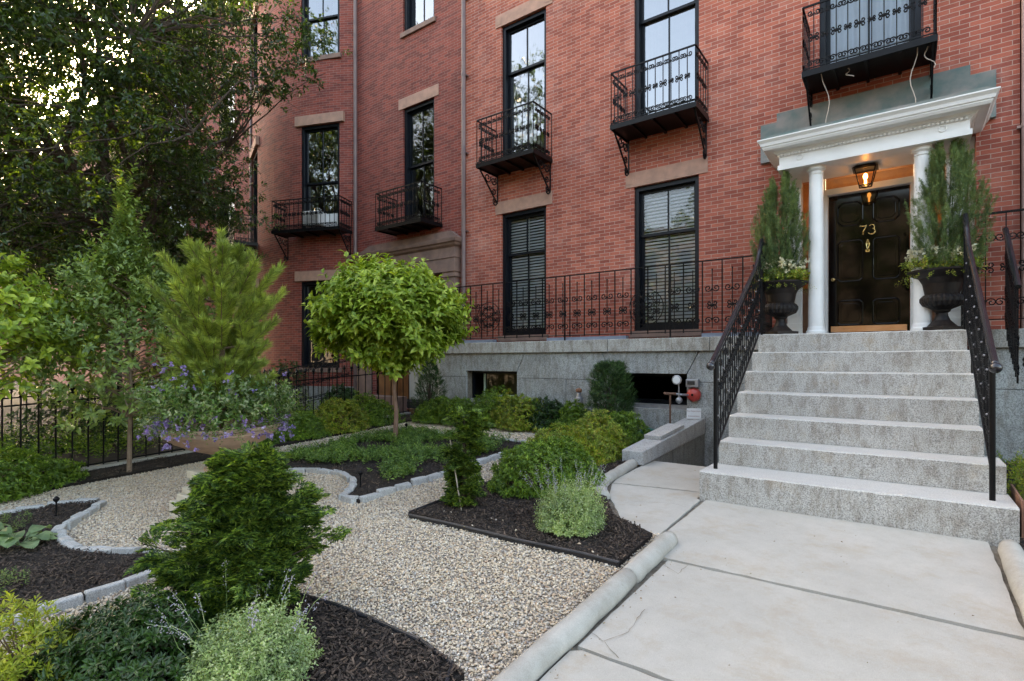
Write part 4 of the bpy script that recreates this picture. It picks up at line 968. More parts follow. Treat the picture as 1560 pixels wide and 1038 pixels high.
def plastic(label, pts):
    P = np.array([(x, y, gz(y)+.035) for x, y in pts]); m = M(); m.tube(P, .013, 8)
    k = len(P); lo = P-np.array([0, 0, .09]); i = np.arange(k-1); m.add(np.vstack([P+np.array([.004, 0, 0]), lo]), [np.stack([i, i+1, i+1+k, i+k], 1)])
    tag(m.build('plastic_edging', EDGE), label, 'edging strip')
plastic('black plastic edging strip along the mulch corner bed, between the catmint and the gravel', [(-1.70, 3.69), (-2.0, 3.70), (-2.6, 3.665), (-3.3, 3.67), (-3.90, 3.64), (-3.95, 3.7), (-3.97, 4.6), (-3.98, 6.2)])
plastic('curved black plastic edging strip of the foreground mulch bed', [(-3.95, 2.0), (-3.4, 2.07), (-3.0, 2.13), (-2.65, 2.145), (-2.2, 2.14), (-1.9, 2.08), (-1.79, 1.9), (-1.78, .5)])
# loose pebbles
ico_t = (1+5**.5)/2
ICO = nrm(np.array([(-1,ico_t,0),(1,ico_t,0),(-1,-ico_t,0),(1,-ico_t,0),(0,-1,ico_t),(0,1,ico_t),(0,-1,-ico_t),(0,1,-ico_t),(ico_t,0,-1),(ico_t,0,1),(-ico_t,0,-1),(-ico_t,0,1)], float))
ICF = np.array([(0,11,5),(0,5,1),(0,1,7),(0,7,10),(0,10,11),(1,5,9),(5,11,4),(11,10,2),(10,7,6),(7,1,8),(3,9,4),(3,4,2),(3,2,6),(3,6,8),(3,8,9),(4,9,5),(2,4,11),(6,2,10),(8,6,7),(9,8,1)])
def rotm(r, n):
    q = nrm(r.normal(size=(n, 4))); w, x, y, z = q.T
    return np.stack([1-2*(y*y+z*z), 2*(x*y-z*w), 2*(x*z+y*w), 2*(x*y+z*w), 1-2*(x*x+z*z), 2*(y*z-x*w), 2*(x*z-y*w), 2*(y*z+x*w), 1-2*(x*x+y*y)], 1).reshape(n, 3, 3)
rg = np.random.default_rng(3)
def visible(x, y, mg=.5):
    d = CS*y-SN*x; r = CS*x+SN*y; return (d > .5) & (np.abs(r/np.maximum(d, .01)) < 780/FPX+mg) & ((CAM_H-gzv(y))/np.maximum(d, .01)*FPX < 488+330)
def scatter(n, x0, x1, y0, y1, P=None, excl=()):
    x = rg.uniform(x0, x1, n); y = rg.uniform(y0, y1, n); k = visible(x, y)
    if P is not None: k &= inpoly(x, y, P)
    for E in excl: k &= ~inpoly(x, y, E)
    return x[k], y[k]
BEDS = (BED3, BED2, BED1, BED0)
x, y = scatter(int(4000*6.9*4.5), -8.6, -1.68, .3, 4.5, None, BEDS)
x2, y2 = scatter(int(1900*4.7*3.8), -8.6, -3.9, 4.5, 8.3, None, BEDS)
x3 = rg.uniform(-4.2, -1.8, 120); y3 = rg.uniform(2.0, 4.0, 120)            # a few strays on the mulch and path
k3 = inpoly(x3, y3, BED3) | inpoly(x3, y3, BED0); x3, y3 = x3[k3], y3[k3]
X = np.r_[x, x2, x3]; Y = np.r_[y, y2, y3]; n = len(X)
s = rg.uniform(.0050, .0105, n)*np.where(np.arange(n) >= len(x), 1.25, 1)
ax = np.stack([rg.uniform(.8, 1.5, n), rg.uniform(.7, 1.1, n), rg.uniform(.45, .8, n)], 1)*s[:, None]
V = ICO[None]*ax[:, None]*(1+rg.uniform(-.18, .18, (n, 12, 1)))
tl = rotm(rg, n); zr = rg.uniform(0, 2*PI, n); Rz = np.zeros((n, 3, 3)); Rz[:, 0, 0] = np.cos(zr); Rz[:, 0, 1] = -np.sin(zr); Rz[:, 1, 0] = np.sin(zr); Rz[:, 1, 1] = np.cos(zr); Rz[:, 2, 2] = 1
Rm = np.where((rg.random(n) < .45)[:, None, None], tl, Rz)
V = np.einsum('nij,nkj->nki', Rm, V)+np.stack([X, Y, gzv(Y)-.006+s*rg.uniform(.1, 1.1, n)+np.where(np.arange(n) >= n-len(x3), .04, 0)], 1)[:, None]
m = M(); m.add(V.reshape(-1, 3), [(ICF[None]+np.arange(n)[:, None, None]*12).reshape(-1, 3)])
tag(m.build('pea_gravel', PEB, None, smooth=True), 'loose tan and grey pea gravel covering the garden paths', 'gravel', kind='stuff')
# bark mulch
cb = np.array([(-1,-1,-1),(1,-1,-1),(1,1,-1),(-1,1,-1),(-1,-1,1),(1,-1,1),(1,1,1),(-1,1,1)], float)/2
CF = np.array([(0,3,2,1),(4,5,6,7),(0,1,5,4),(1,2,6,5),(2,3,7,6),(3,0,4,7)])
xs_, ys_ = [], []
for P, den, bb in ((BED3, 2300, (-4, -1.7, 3.6, 8.9)), (BED0, 2600, (-4, -1.7, -.4, 2.2)), (BED1, 1700, (-7.7, -4.5, -.5, 2.3)), (BED2, 700, (-7.9, -4.7, 3.6, 7.3)), (BEDF, 450, (-9.4, -3.9, 0, 8.9)), (BEDR, 1100, (.7, 3.5, 2.0, 8.9))):
    a, b_ = scatter(int(den*(bb[1]-bb[0])*(bb[3]-bb[2])), *bb, P); xs_.append(a); ys_.append(b_)
X = np.concatenate(xs_); Y = np.concatenate(ys_); n = len(X)
sz = np.stack([rg.uniform(.012, .045, n), rg.uniform(.005, .012, n), rg.uniform(.002, .005, n)], 1)
a, b_ = rg.uniform(0, 2*PI, n), rg.normal(0, .45, n)
ca, sa, cb_, sb_ = np.cos(a), np.sin(a), np.cos(b_), np.sin(b_)
Rm = np.stack([ca*cb_, -sa, ca*sb_, sa*cb_, ca, sa*sb_, -sb_, 0*a, cb_], 1).reshape(n, 3, 3)
V = np.einsum('nij,nkj->nki', Rm, cb[None]*sz[:, None]*(1+rg.uniform(-.2, .2, (n, 8, 1))))+np.stack([X, Y, gzv(Y)+.034+rg.uniform(0, .014, n)+.012*np.sin(X*7)*np.sin(Y*6+X)], 1)[:, None]
m = M(); m.add(V.reshape(-1, 3), [(CF[None]+np.arange(n)[:, None, None]*8).reshape(-1, 4)])
tag(m.build('bark_mulch', CHIP), 'dark brown shredded bark mulch on the beds', 'mulch', kind='stuff')
# small garden lights on stakes
for (x, y), l in (((-5.12, 4.02), 'short black garden light on a stake at the rounded corner of the standard tree bed'), ((-7.05, 1.70), 'small black garden light on a stake in the hosta bed behind the hostas'), ((-7.35, 6.8), 'small black garden light on a stake behind the standard tree, by the far path')):
    t = thing('garden_light', l, 'garden light', (x, y, gz(y)+.03), group='black garden lights')
    M().bar((0, 0, -.05), (0, 0, .17), .008, 6).build('stake', IRON, t); M().lathe([(.012, .15), (.028, .17), (.03, .185), (.012, .205), (.001, .21)], n=12).build('cap', IRON, t)

# a few fallen leaves, grit along the joints
n = 260; x = np.r_[rg.uniform(-1.46, .55, 60), rg.uniform(-1.47, -1.38, 60), rg.uniform(-8, -1.8, 140)]; y = np.r_[rg.uniform(1, 5.6, 60), rg.uniform(1.6, 4.3, 60), rg.uniform(1, 7, 140)]
L_ = rg.uniform(.008, .034, n)*np.where(np.arange(n) < 120, .55, 1); a = rg.uniform(0, 2*PI, n); D = np.stack([np.cos(a), np.sin(a), rg.normal(0, .15, n)], 1); S = np.stack([-np.sin(a), np.cos(a), rg.normal(0, .3, n)], 1)
P = np.stack([x, y, gzv(y)+np.where(x < -1.7, .045, .010)], 1); v = np.stack([P, P+D*L_[:, None]*.5+S*L_[:, None]*.3+[0, 0, .004], P+D*L_[:, None], P+D*L_[:, None]*.5-S*L_[:, None]*.3+[0, 0, .004]], 1)
m = M(); m.add(v.reshape(-1, 3), [np.arange(n)[:, None]*4+np.array([[0, 3, 2, 1]])])
tag(m.build('leaf_litter', islandmat('dry leaves', [(.16,.09,.04), (.30,.20,.10), (.10,.06,.03), (.24,.22,.08)])), 'scattered dry leaves and grit on the paths and beds', 'leaf litter', kind='stuff')
# ---------------------------------------------------------------- foliage
def leaves(m, P, D, N, L, W, droop=.12, fold=.22, six=False):
    D = nrm(D); S = nrm(np.cross(D, N)); N = np.cross(S, D); n = len(P); L = np.broadcast_to(L, n)[:, None]; W = np.broadcast_to(W, n)[:, None]
    if not six:
        v = np.stack([P, P+D*L*.45+S*W*.5+N*W*fold, P+D*L-N*L*droop, P+D*L*.45-S*W*.5+N*W*fold], 1)
        b = np.arange(n)[:, None]*4; m.add(v.reshape(-1, 3), [np.concatenate([b+np.array([[0, 2, 1]]), b+np.array([[0, 3, 2]])])])
    else:
        mid = P+D*L*.5; v = np.stack([P, P+D*L*.22+S*W*.42+N*W*fold*.8, P+D*L*.6+S*W*.45+N*W*fold-N*L*droop*.3, P+D*L-N*L*droop, P+D*L*.6-S*W*.45+N*W*fold-N*L*droop*.3, P+D*L*.22-S*W*.42+N*W*fold*.8, mid], 1)
        b = np.arange(n)[:, None]*7; m.add(v.reshape(-1, 3), [np.concatenate([b+np.array([[6, (k+1) % 6, k]]) for k in range(6)])])
def shoots(m, B, D, Ls, k, ll, lw, r, spread=1., up=.2, droop=.15, opp=False, six=False, size=(.7, 1.15), taper=.35):
    """k leaves spiralling along each shoot (B base, D direction, Ls length)"""
    D = nrm(D); n = len(B); ref = np.where(np.abs(D[:, 2:3]) > .9, np.array([[1., 0, 0]]), np.array([[0, 0, 1.]])); a = nrm(np.cross(D, ref)); b = np.cross(D, a)
    ph = r.uniform(0, 2*PI, n); Ls = np.broadcast_to(Ls, n)
    for j in range(k):
        t = (j+.6)/k; an = ph+(j*2.4 if not opp else (j//2)*PI/2+(j % 2)*PI)
        rad_ = a*np.cos(an)[:, None]+b*np.sin(an)[:, None]
        d = rad_*spread+D*(.35+t*.75)+np.array([0, 0, up])+r.normal(0, .18, (n, 3)); d = nrm(d)
        N = nrm(D*1.0+np.array([0, 0, .8])+r.normal(0, .25, (n, 3)))
        sc_ = r.uniform(*size, n)*(1-taper*t)
        leaves(m, B+D*(Ls*t)[:, None]+rad_*.004, d, N, ll*sc_, lw*sc_, droop, .22, six)
def sph(r, n):
    return nrm(r.normal(size=(n, 3)))
class Lump:
    def __init__(s, r, k=9, amp=.18): s.d = sph(r, k); s.a = r.uniform(.4, 1, k)*amp; s.p = r.uniform(3, 7, k)
    def __call__(s, u): 
        o = np.ones(len(u))
        for d, a, p in zip(s.d, s.a, s.p): o += a*(np.maximum(u@d, 0)**p)*1.6
        return o-.5*s.a.sum()/len(s.a)
def pts_shell(r, n, rx, ry, rz, zmin=-1., amp=.18, inner=.55):
    u = sph(r, n*3); u = u[u[:, 2] > zmin][:n]; lump = Lump(r, 10, amp)
    f = inner+(1-inner)*r.random(len(u))**.6
    return u*np.array([rx, ry, rz])*(lump(u)*f*(1+.10*np.sin(u[:, 0]*11+r.random()*6)*np.sin(u[:, 2]*9+u[:, 1]*8)))[:, None], u
def bush(name, label, cat, x, y, rx, ry, rz, n, ll, lw, mt, seed, group=None, k=8, sl=.03, zb=None, zmin=-.15, spread=1., up=.2, amp=.24, core=True, zc=.0, six=False, stemcol=None, droop=.15):
    r = np.random.default_rng(seed); z = gz(y)+.03 if zb is None else zb
    t = thing(name, label, cat, (x, y, z), group=group)
    p, u = pts_shell(r, n, rx, ry, rz, zmin, amp); p[:, 2] += zc; p[:, 2] = np.maximum(p[:, 2], .03)
    d = nrm(u/np.array([rx, ry, rz])+np.array([0, 0, .35])+r.normal(0, .3, u.shape))
    m = M(); shoots(m, p, d, sl*r.uniform(.6, 1.4, len(p)), k, ll, lw, r, spread, up, droop, six=six); m.build('foliage', mt, t)
    m = M()
    for i in range(min(60, len(p))):
        q = p[i*len(p)//60 % len(p)]; b = np.array([q[0]*.12, q[1]*.12, 0]); mm = q*.5+np.array([0, 0, .15*abs(q[2])]); m.tube([b, mm*np.array([.8, .8, .8]), q], [.008, .005, .002], 4, False)
    m.build('stem', stemcol or TWIG, t)
    return t
G_AND = leafmat('green pieris leaves', [(.07,.15,.025), (.14,.25,.04), (.25,.38,.06), (.09,.18,.03)])
G_YEL = leafmat('yellow green leaves', [(.20,.30,.04), (.34,.43,.06), (.13,.22,.03), (.42,.48,.08), (.40,.32,.08), (.10,.18,.03)])
G_GOLD = leafmat('golden leaves', [(.28,.34,.04), (.42,.46,.07), (.20,.28,.035), (.5,.5,.12)])
G_DARK = leafmat('dark glossy leaves', [(.014,.045,.010), (.025,.07,.014), (.045,.11,.02), (.018,.055,.012)], .35, .15, spec=.4)
G_YEW = leafmat('dark yew foliage', [(.016,.05,.012), (.03,.085,.018), (.06,.13,.025)], .5, .15)
G_HIN = leafmat('cypress foliage', [(.018,.048,.012), (.035,.085,.018), (.08,.165,.03), (.30,.40,.07), (.17,.28,.045), (.05,.11,.02)], .5, .22)
G_HYD = leafmat('lime leaves', [(.24,.36,.05), (.40,.52,.09), (.52,.62,.14), (.15,.26,.045), (.30,.43,.07)], .42, .35)
G_BIG = leafmat('tree leaves', [(.028,.058,.014), (.045,.09,.02), (.085,.14,.028), (.022,.048,.013)], .28, .38, spec=.55)
G_MID = leafmat('grey green leaves', [(.14,.23,.06), (.22,.33,.09), (.30,.40,.15), (.11,.19,.05)], .38, .35, spec=.55)
G_CAT = leafmat('pale catmint leaves', [(.30,.42,.18), (.42,.52,.28), (.24,.36,.14), (.56,.62,.45)], .7, .25)
G_PINE = leafmat('pine needles', [(.22,.31,.05), (.34,.43,.08), (.50,.57,.15), (.13,.21,.04)], .5, .2)
G_JUN = leafmat('juniper foliage', [(.10,.19,.09), (.15,.26,.12), (.21,.31,.13), (.22,.23,.08), (.08,.16,.08)], .6, .15)
G_HOSTA = leafmat('hosta leaves', [(.22,.32,.18), (.30,.40,.24), (.18,.28,.14)], .45, .3)
G_MIX = leafmat('trailing leaves', [(.05,.12,.03), (.11,.21,.05), (.38,.42,.28), (.07,.15,.035), (.18,.28,.07)], .4, .3)
F_PUR = leafmat('violet petals', [(.34,.24,.66), (.48,.38,.78), (.26,.15,.52), (.60,.50,.82)], .6, .3, (1, 1, 1.1))
F_LAV = leafmat('lavender petals', [(.50,.46,.66), (.62,.58,.74), (.42,.37,.58)], .6, .3, (1, 1, 1.1))
F_WHT = leafmat('white petals', [(.82,.78,.66), (.85,.82,.74), (.80,.70,.58)], .6, .3, (1, 1, .9))
BARKM = [BARK, BARKP]

# --- low mounded shrubs
gA, gB, gC = 'mounded shrubs along the granite foundation', 'mounded shrubs along the right edge of the garden', 'mounded shrubs along the iron fence'
for i, (x, y, rx, rz, mt, l) in enumerate([
    (-8.05, 8.25, .42, .42, G_AND, 'green mounded shrub below the pale basement sash, next to the small loose yew'),
    (-7.35, 8.35, .48, .50, G_AND, 'mid green mounded shrub under the basement window with the pale sash, second in its row'),
    (-6.72, 8.35, .42, .48, G_AND, 'rounded green shrub below the right end of the basement window with the pale sash'),
    (-5.85, 8.35, .52, .58, G_YEL, 'yellow green shrub with orange tips against the middle of the granite foundation'),
    (-5.15, 8.38, .36, .46, G_DARK, 'small dark green mounded shrub beside the white vent pipe'),
    (-4.62, 8.30, .34, .42, G_AND, 'small green mounded shrub between the vent pipe and the square yew')]):
    bush('mounded_shrub', l, 'shrub', x, y, rx, rx*.85, rz, 1100, .066, .025, mt, 100+i, gA, k=8)
for i, (x, y, rx, rz, mt, l) in enumerate([
    (-3.42, 5.00, .44, .44, G_AND, 'wide mid green shrub behind the catmint, nearest of its row to the camera'),
    (-3.10, 5.42, .33, .34, G_AND, 'green shrub right behind the catmint flower spikes'),
    (-3.50, 5.90, .36, .38, G_YEL, 'light green mounded shrub, third from the front in the row beside the low granite wall'),
    (-3.45, 6.60, .36, .38, G_YEL, 'brightest yellow mounded shrub in the middle of the row beside the low granite wall'),
    (-3.60, 7.25, .36, .38, G_YEL, 'yellow shrub with pinkish tips beside the low granite wall, by the green tarp'),
    (-3.62, 7.80, .34, .40, G_AND, 'last green shrub of the row, at the foot of the square yew')]):
    bush('mounded_shrub', l, 'shrub', x, y, rx, rx, rz, 1200, .060, .023, mt, 120+i, gB, k=8)
for i, (x, y, rx, rz, mt, l) in enumerate([
    (-8.75, 1.35, .62, .44, G_AND, 'broad green shrub by the iron fence at the left edge'),
    (-9.05, 1.9, .45, .38, G_AND, 'green shrub against the iron fence, behind the broad one at the left edge'),
    (-9.0, 4.9, .42, .48, G_AND, 'green mounded shrub by the fence, just right of the pine urn'),
    (-8.95, 5.7, .45, .50, G_AND, 'second green mounded shrub by the fence right of the pine urn'),
    (-8.95, 6.5, .45, .50, G_YEL, 'lighter green mounded shrub by the fence, left of the standard tree stem'),
    (-8.95, 7.3, .45, .50, G_AND, 'green mounded shrub by the fence behind the standard tree stem')]):
    bush('mounded_shrub', l, 'shrub', x, y, rx*.8, rx, rz, 1100, .068, .026, mt, 140+i, gC, k=8)
bush('rhododendron_shrub', 'low dark green shrub with glossy whorled leaves in the foreground', 'shrub', -3.36, 1.14, .40, .34, .31, 1000, .056, .019, G_DARK, 160, k=9, spread=1.3, up=.05, six=True)
bush('golden_shrub', 'golden yellow leafy shrub in the bottom left corner', 'shrub', -3.62, .74, .24, .24, .27, 500, .05, .016, G_GOLD, 161, k=8)
bush('fence_plant', 'leafy green plant in the bed further along the brick wall beyond the steps', 'plant', 2.0, 7.4, .5, .5, .5, 600, .06, .022, G_AND, 164, k=7)
bush('fence_plant', 'low leafy plants growing beside the steps at the right edge', 'plant', 1.02, 6.5, .28, .6, .42, 300, .05, .02, G_YEL, 163, k=7)

for i, (x, y, rx, rz, l) in enumerate([(-11.9, 3.2, .7, .9, 'dark shrub in the next garden behind the iron fence, below the pale young tree'), (-11.6, 5.6, .6, .8, 'dark shrub in the next garden behind the pine urn'), (-12.3, 1.2, .7, .8, 'dark shrub in the next garden behind the broad green fence shrub'), (-13.6, 7.9, .6, 1.2, 'tall dark shrub growing at the foot of the bow front wall'), (-11.0, 8.1, .4, .7, 'dark shrub beside the brown stone steps of the bow front house'), (-15.2, 5.6, .9, 1.5, 'large dark shrub two gardens away under the shade trees'), (-15.8, 1.8, .9, 1.3, 'large dark shrub under the shade trees, by the second iron fence')]):
    bush('dark_shrub', l, 'shrub', x, y, rx, rx, rz, 700, .08, .035, G_DARK, 400+i, 'dark shrubs in the next garden', k=7)
# --- yews
def yew(label, x, y, w, h, seed, square=.5, n=900):
    r = np.random.default_rng(seed); t = thing('yew_shrub', label, 'shrub', (x, y, gz(y)+.03))
    th = r.uniform(0, 2*PI, n); z = r.random(n)**.8*h; prof = (np.clip(1-(z/h), 0, 1)**(square))*(.75+.25*np.minimum(z/(h*.25), 1))
    lump = 1+.14*np.sin(th*3+z*9)+.12*np.sin(th*5-z*13+1); rr = w/2*prof*lump*(.45+.55*r.random(n)**.5)
    P = np.stack([rr*np.cos(th), rr*np.sin(th), z], 1); D = nrm(np.stack([np.cos(th), np.sin(th), np.full(n, .9)], 1)+r.normal(0, .3, (n, 3)))
    m = M(); shoots(m, P, D, .09, 16, .036, .013, r, 1.1, .25, .05); m.build('foliage', G_YEW, t)
    m = M(); 
    for i in range(40): q = P[i*n//40]; m.tube([(0, 0, 0), (q[0]*.3, q[1]*.3, q[2]*.5), q], [.012, .008, .003], 4, False)
    m.build('stem', BARK, t); return t
yew('small loose dark yew against the left end of the granite foundation', -8.35, 8.42, .85, 1.25, 170, .55)
yew('dense dark green block shaped yew beside the right basement opening', -3.98, 8.30, .78, 1.22, 171, .22, 2400)

# --- cypresses: flat fans of scale foliage
def fans(m, B, D, N, L, r, nb=8, ll=.024, lw=.0095):
    n = len(B); D = nrm(D); S = nrm(np.cross(D, N)); N = np.cross(S, D); L = np.broadcast_to(L, n)
    for j in range(nb):
        t = (j+.5)/nb; c = B+D*(L*t)[:, None]-N*(L*.30*t*t)[:, None]
        for sg in (-1, 1):
            bl = L*(.62*(1-t)+.16)*r.uniform(.8, 1.2, n); d = nrm(D*.85+S*sg*(.95-.4*t)+N*.12+r.normal(0, .07, (n, 3)))
            for q in range(3):
                f = (q+.3)/3; p = c+d*(bl*f)[:, None]-N*(bl*.22*f*f)[:, None]
                for s2 in ((-1, 1) if q else (0,)):
                    d2 = nrm(d+nrm(np.cross(d, N))*s2*.7+r.normal(0, .1, (n, 3))); leaves(m, p, d2, N+r.normal(0, .2, (n, 3)), ll*r.uniform(.9, 1.7, n), lw*r.uniform(.9, 1.5, n), .2, .15)
def cypress(label, x, y, tiers, n, seed, L=(.10, .17), stake=None, trunk_h=1.0, lean=(0, 0)):
    """tiers: list of (z, radius) outline"""
    r = np.random.default_rng(seed); t = thing('cypress_shrub', label, 'conifer', (x, y, gz(y)+.03))
    zz, rr = zip(*tiers); zmax = zz[-1]
    # branches in tiers
    P, D = [], []; mb = M()
    mb.tube([(0, 0, -.05), (.01, .0, zmax*.4), (lean[0]*.6, lean[1]*.6, zmax*.75), (lean[0], lean[1], zmax*.97)], [.032, .026, .014, .005], 8)
    nb = int(n/13)
    for i in range(nb):
        z = zmax*(.04+.95*(i+r.random())/nb); a = r.uniform(0, 2*PI); R = np.interp(z, zz, rr)*r.choice([r.uniform(.5, .8), r.uniform(.9, 1.3)])*(1+.25*math.sin(3*a+z*8)*min(1, z*3))
        ce = np.array([lean[0]*z/zmax, lean[1]*z/zmax, 0]); o = np.array([math.cos(a), math.sin(a), 0])
        s0 = ce+np.array([0, 0, max(z-.18*R-.03, .01)]); e = ce+o*R+np.array([0, 0, z+.05*R]); mid = (s0+e)/2+np.array([0, 0, -.04*R])
        mb.tube([s0, mid, e], [.009, .006, .002], 4, False)
        for k in range(13):
            f = .12+.88*r.random()**.75; q = s0*(1-f)**2+2*f*(1-f)*mid+e*f*f+r.normal(0, .018, 3); P.append(q)
            D.append(o*.9+np.array([-o[1], o[0], 0])*r.normal(0, .55)+np.array([0, 0, .38+r.normal(0, .2)]))
    P = np.array(P); D = nrm(np.array(D)); N = nrm(np.array([[0, 0, 1.]])+r.normal(0, .35, D.shape)-D*.2)
    m = M(); fans(m, P, D, N, r.uniform(L[0], L[1], len(P)), r); m.build('foliage', G_HIN, t); mb.build('branch', BARK, t)
    return t
cypress('large irregular dark green cypress in the foreground in front of the stone urn', -3.40, 1.70, [(0, .13), (.12, .24), (.28, .38), (.40, .42), (.54, .30), (.64, .33), (.76, .20), (.88, .16), (1.02, .04)], 2500, 180, (.08, .14), lean=(.10, .06))
nc = cypress('narrow dark green cypress tied to a slim stake in the mulch corner bed', -3.62, 4.14, [(0, .06), (.1, .13), (.35, .12), (.48, .10), (.60, .15), (.76, .17), (.88, .11), (.96, .03)], 620, 181, (.07, .11))
m = M(); m.bar((.10, -.14, -.06), (-.07, -.14, .72), .007, 6); m.build('stake', flat('bamboo stake', (.45,.38,.3), None, 9, .7), nc)
# --- a reaching lower bough on the left of the large cypress
# --- catmint mounds
def catmint(label, x, y, R, h, seed, n=520, spikes=22, tall=.36):
    r = np.random.default_rng(seed); t = thing('catmint', label, 'plant', (x, y, gz(y)+.03))
    u = sph(r, n*2); u = u[u[:, 2] > -.1][:n]; f = .15+.85*r.random(len(u))**.5
    tip = u*np.array([R, R, h])*f[:, None]*(Lump(r, 8, .2)(u))[:, None]; tip[:, 2] = np.maximum(tip[:, 2], .03); base = tip*np.array([.62, .62, .55])
    d = tip-base; Ls = np.linalg.norm(d, axis=1); m = M(); shoots(m, base, d+np.array([0, 0, .02]), Ls, 13, .028, .015, r, 1.2, .15, .2, opp=True, taper=.3); m.build('foliage', G_CAT, t)
    m = M(); rs2 = []
    for i in range(spikes):
        mf = M(); rs2.append(mf)
        a = r.uniform(0, 2*PI); rr = R*r.uniform(.3, .85); b = np.array([rr*math.cos(a), rr*math.sin(a), h*.7]); e = b*np.array([1.35, 1.35, 1])+np.array([r.normal(0, .04), r.normal(0, .04), tall*r.uniform(.55, 1)])
        m.tube([b*np.array([.6, .6, .3]), b, (b+e)/2+np.array([0, 0, .03]), e], .0016, 3, False)
        k = 26; tt = r.uniform(.35, 1, k)**.9; q = b+(e-b)*tt[:, None]+r.normal(0, .007, (k, 3)); leaves(mf, q, sph(r, k)+np.array([0, 0, .3]), sph(r, k), .011, .007)
    m.build('stem', G_CAT, t)
    for mf in rs2: mf.build('flower_spike', F_LAV, t)
    return t
catmint('round pale green catmint with lavender flower spikes in the mulch corner bed', -2.38, 4.12, .34, .42, 190, 1900, 26, .34)
catmint('pale green catmint with a few lavender spikes at the bottom edge in the foreground', -2.70, 1.42, .36, .36, 191, 2200, 18, .26)
# --- hostas and ground cover
def hosta(label, x, y, k, ln, seed):
    r = np.random.default_rng(seed); t = thing('hosta', label, 'plant', (x, y, gz(y)+.03)); m = M()
    for i in range(k):
        a = i/k*2*PI+r.normal(0, .2); L = ln*r.uniform(.7, 1.1); W = L*.55; el = r.uniform(.4, .9); g = 7; V = []
        for p in range(g):
            f = p/(g-1); x0 = L*.35+L*f*math.cos(el)*(1-.1*f); z0 = L*.45*el+L*(f*math.sin(el)*.5-.55*f*f*el); w = W*.5*math.sin(PI*min(f*.93+.06, 1))**.8
            for s_ in (-1, -.5, 0, .5, 1): V.append((x0, w*s_, z0+.18*w*abs(s_)+.01*math.sin(f*9+s_*3)))
        V = np.array(V); R_ = np.array([[math.cos(a), -math.sin(a), 0], [math.sin(a), math.cos(a), 0], [0, 0, 1]])
        i0, j0 = np.meshgrid(np.arange(g-1), np.arange(4), indexing='ij'); q = (i0*5+j0).ravel(); m.add(V@R_.T, [np.stack([q, q+1, q+6, q+5], 1)])
        m.tube([np.zeros(3), R_@np.array([L*.2, 0, L*.3*el]), R_@np.array([L*.35, 0, L*.45*el])], .004, 4, False)
    m.build('leaf', G_HOSTA, t, smooth=True); return t
hosta('large pale hosta with broad leaves in the hosta bed, nearest the curved stone edging', -6.25, 1.26, 12, .27, 200)
hosta('hosta with pale upright leaves in the hosta bed, close to the left edge', -6.85, 1.05, 13, .28, 201)
hosta('smaller hosta low in the hosta bed, in front of the large one', -5.75, .62, 9, .15, 202)
def cover(name, label, P, bb, n, ll, lw, mt, seed, hgt=.09, dens=None):
    r = np.random.default_rng(seed); x = r.uniform(bb[0], bb[1], n); y = r.uniform(bb[2], bb[3], n); k = inpoly(x, y, P)
    w = np.sin(x*3.1+1)*np.sin(y*3.7+x)+.35*np.sin(x*9)*np.sin(y*8); k &= (w > (dens if dens is not None else -9)+r.normal(0, .15, n)); x, y = x[k], y[k]; h = r.uniform(.3, 1, len(x))*hgt
    B = np.stack([x, y, gzv(y)+.03+h*.4], 1); m = M(); shoots(m, B, nrm(np.stack([r.normal(0, .4, len(x)), r.normal(0, .4, len(x)), np.ones(len(x))], 1)), h, 8, ll, lw, r, 1.1, .1)
    tag(m.build(name, mt), label, 'ground cover', kind='stuff')
C2 = [(-4.95, 4.3), (-5.4, 4.5), (-6.2, 4.6), (-7.7, 4.1), (-7.75, 7.1), (-4.9, 7.1)]
cover('ground_cover', 'low dark green ground cover filling the standard tree bed under the standard tree', C2, (-7.9, -4.8, 3.9, 7.2), 4600, .055, .028, leafmat('ground cover leaves', [(.07,.15,.035), (.14,.25,.06), (.22,.34,.09), (.09,.18,.04)], .4, .25), 210, .13, -.30)
cover('ground_cover', 'small variegated green ground cover in patches over the hosta bed mulch', [(-7.6, -1), (-4.9, -1), (-5.0, 1.0), (-5.6, 1.3), (-6.4, 1.3), (-7.5, 1.6)], (-7.6, -4.9, -1, 1.6), 1700, .032, .015, leafmat('variegated leaves', [(.10,.17,.06), (.22,.28,.12), (.06,.13,.04)], .5, .25), 211, .09, .05)
cover('ground_cover', 'dark foliage of the neighbouring garden behind the left fence', [(-12.8, -1), (-9.6, -1), (-9.6, 7), (-12.8, 7)], (-12.8, -9.6, -1, 7), 2600, .07, .04, G_AND, 212, .5, -.2)
cover('ground_cover', 'low green plants beside the right edge of the steps', [(.85, 5.9), (1.5, 5.9), (1.5, 8.6), (.85, 8.6)], (.8, 1.5, 5.9, 8.6), 260, .05, .025, G_YEL, 213, .2)

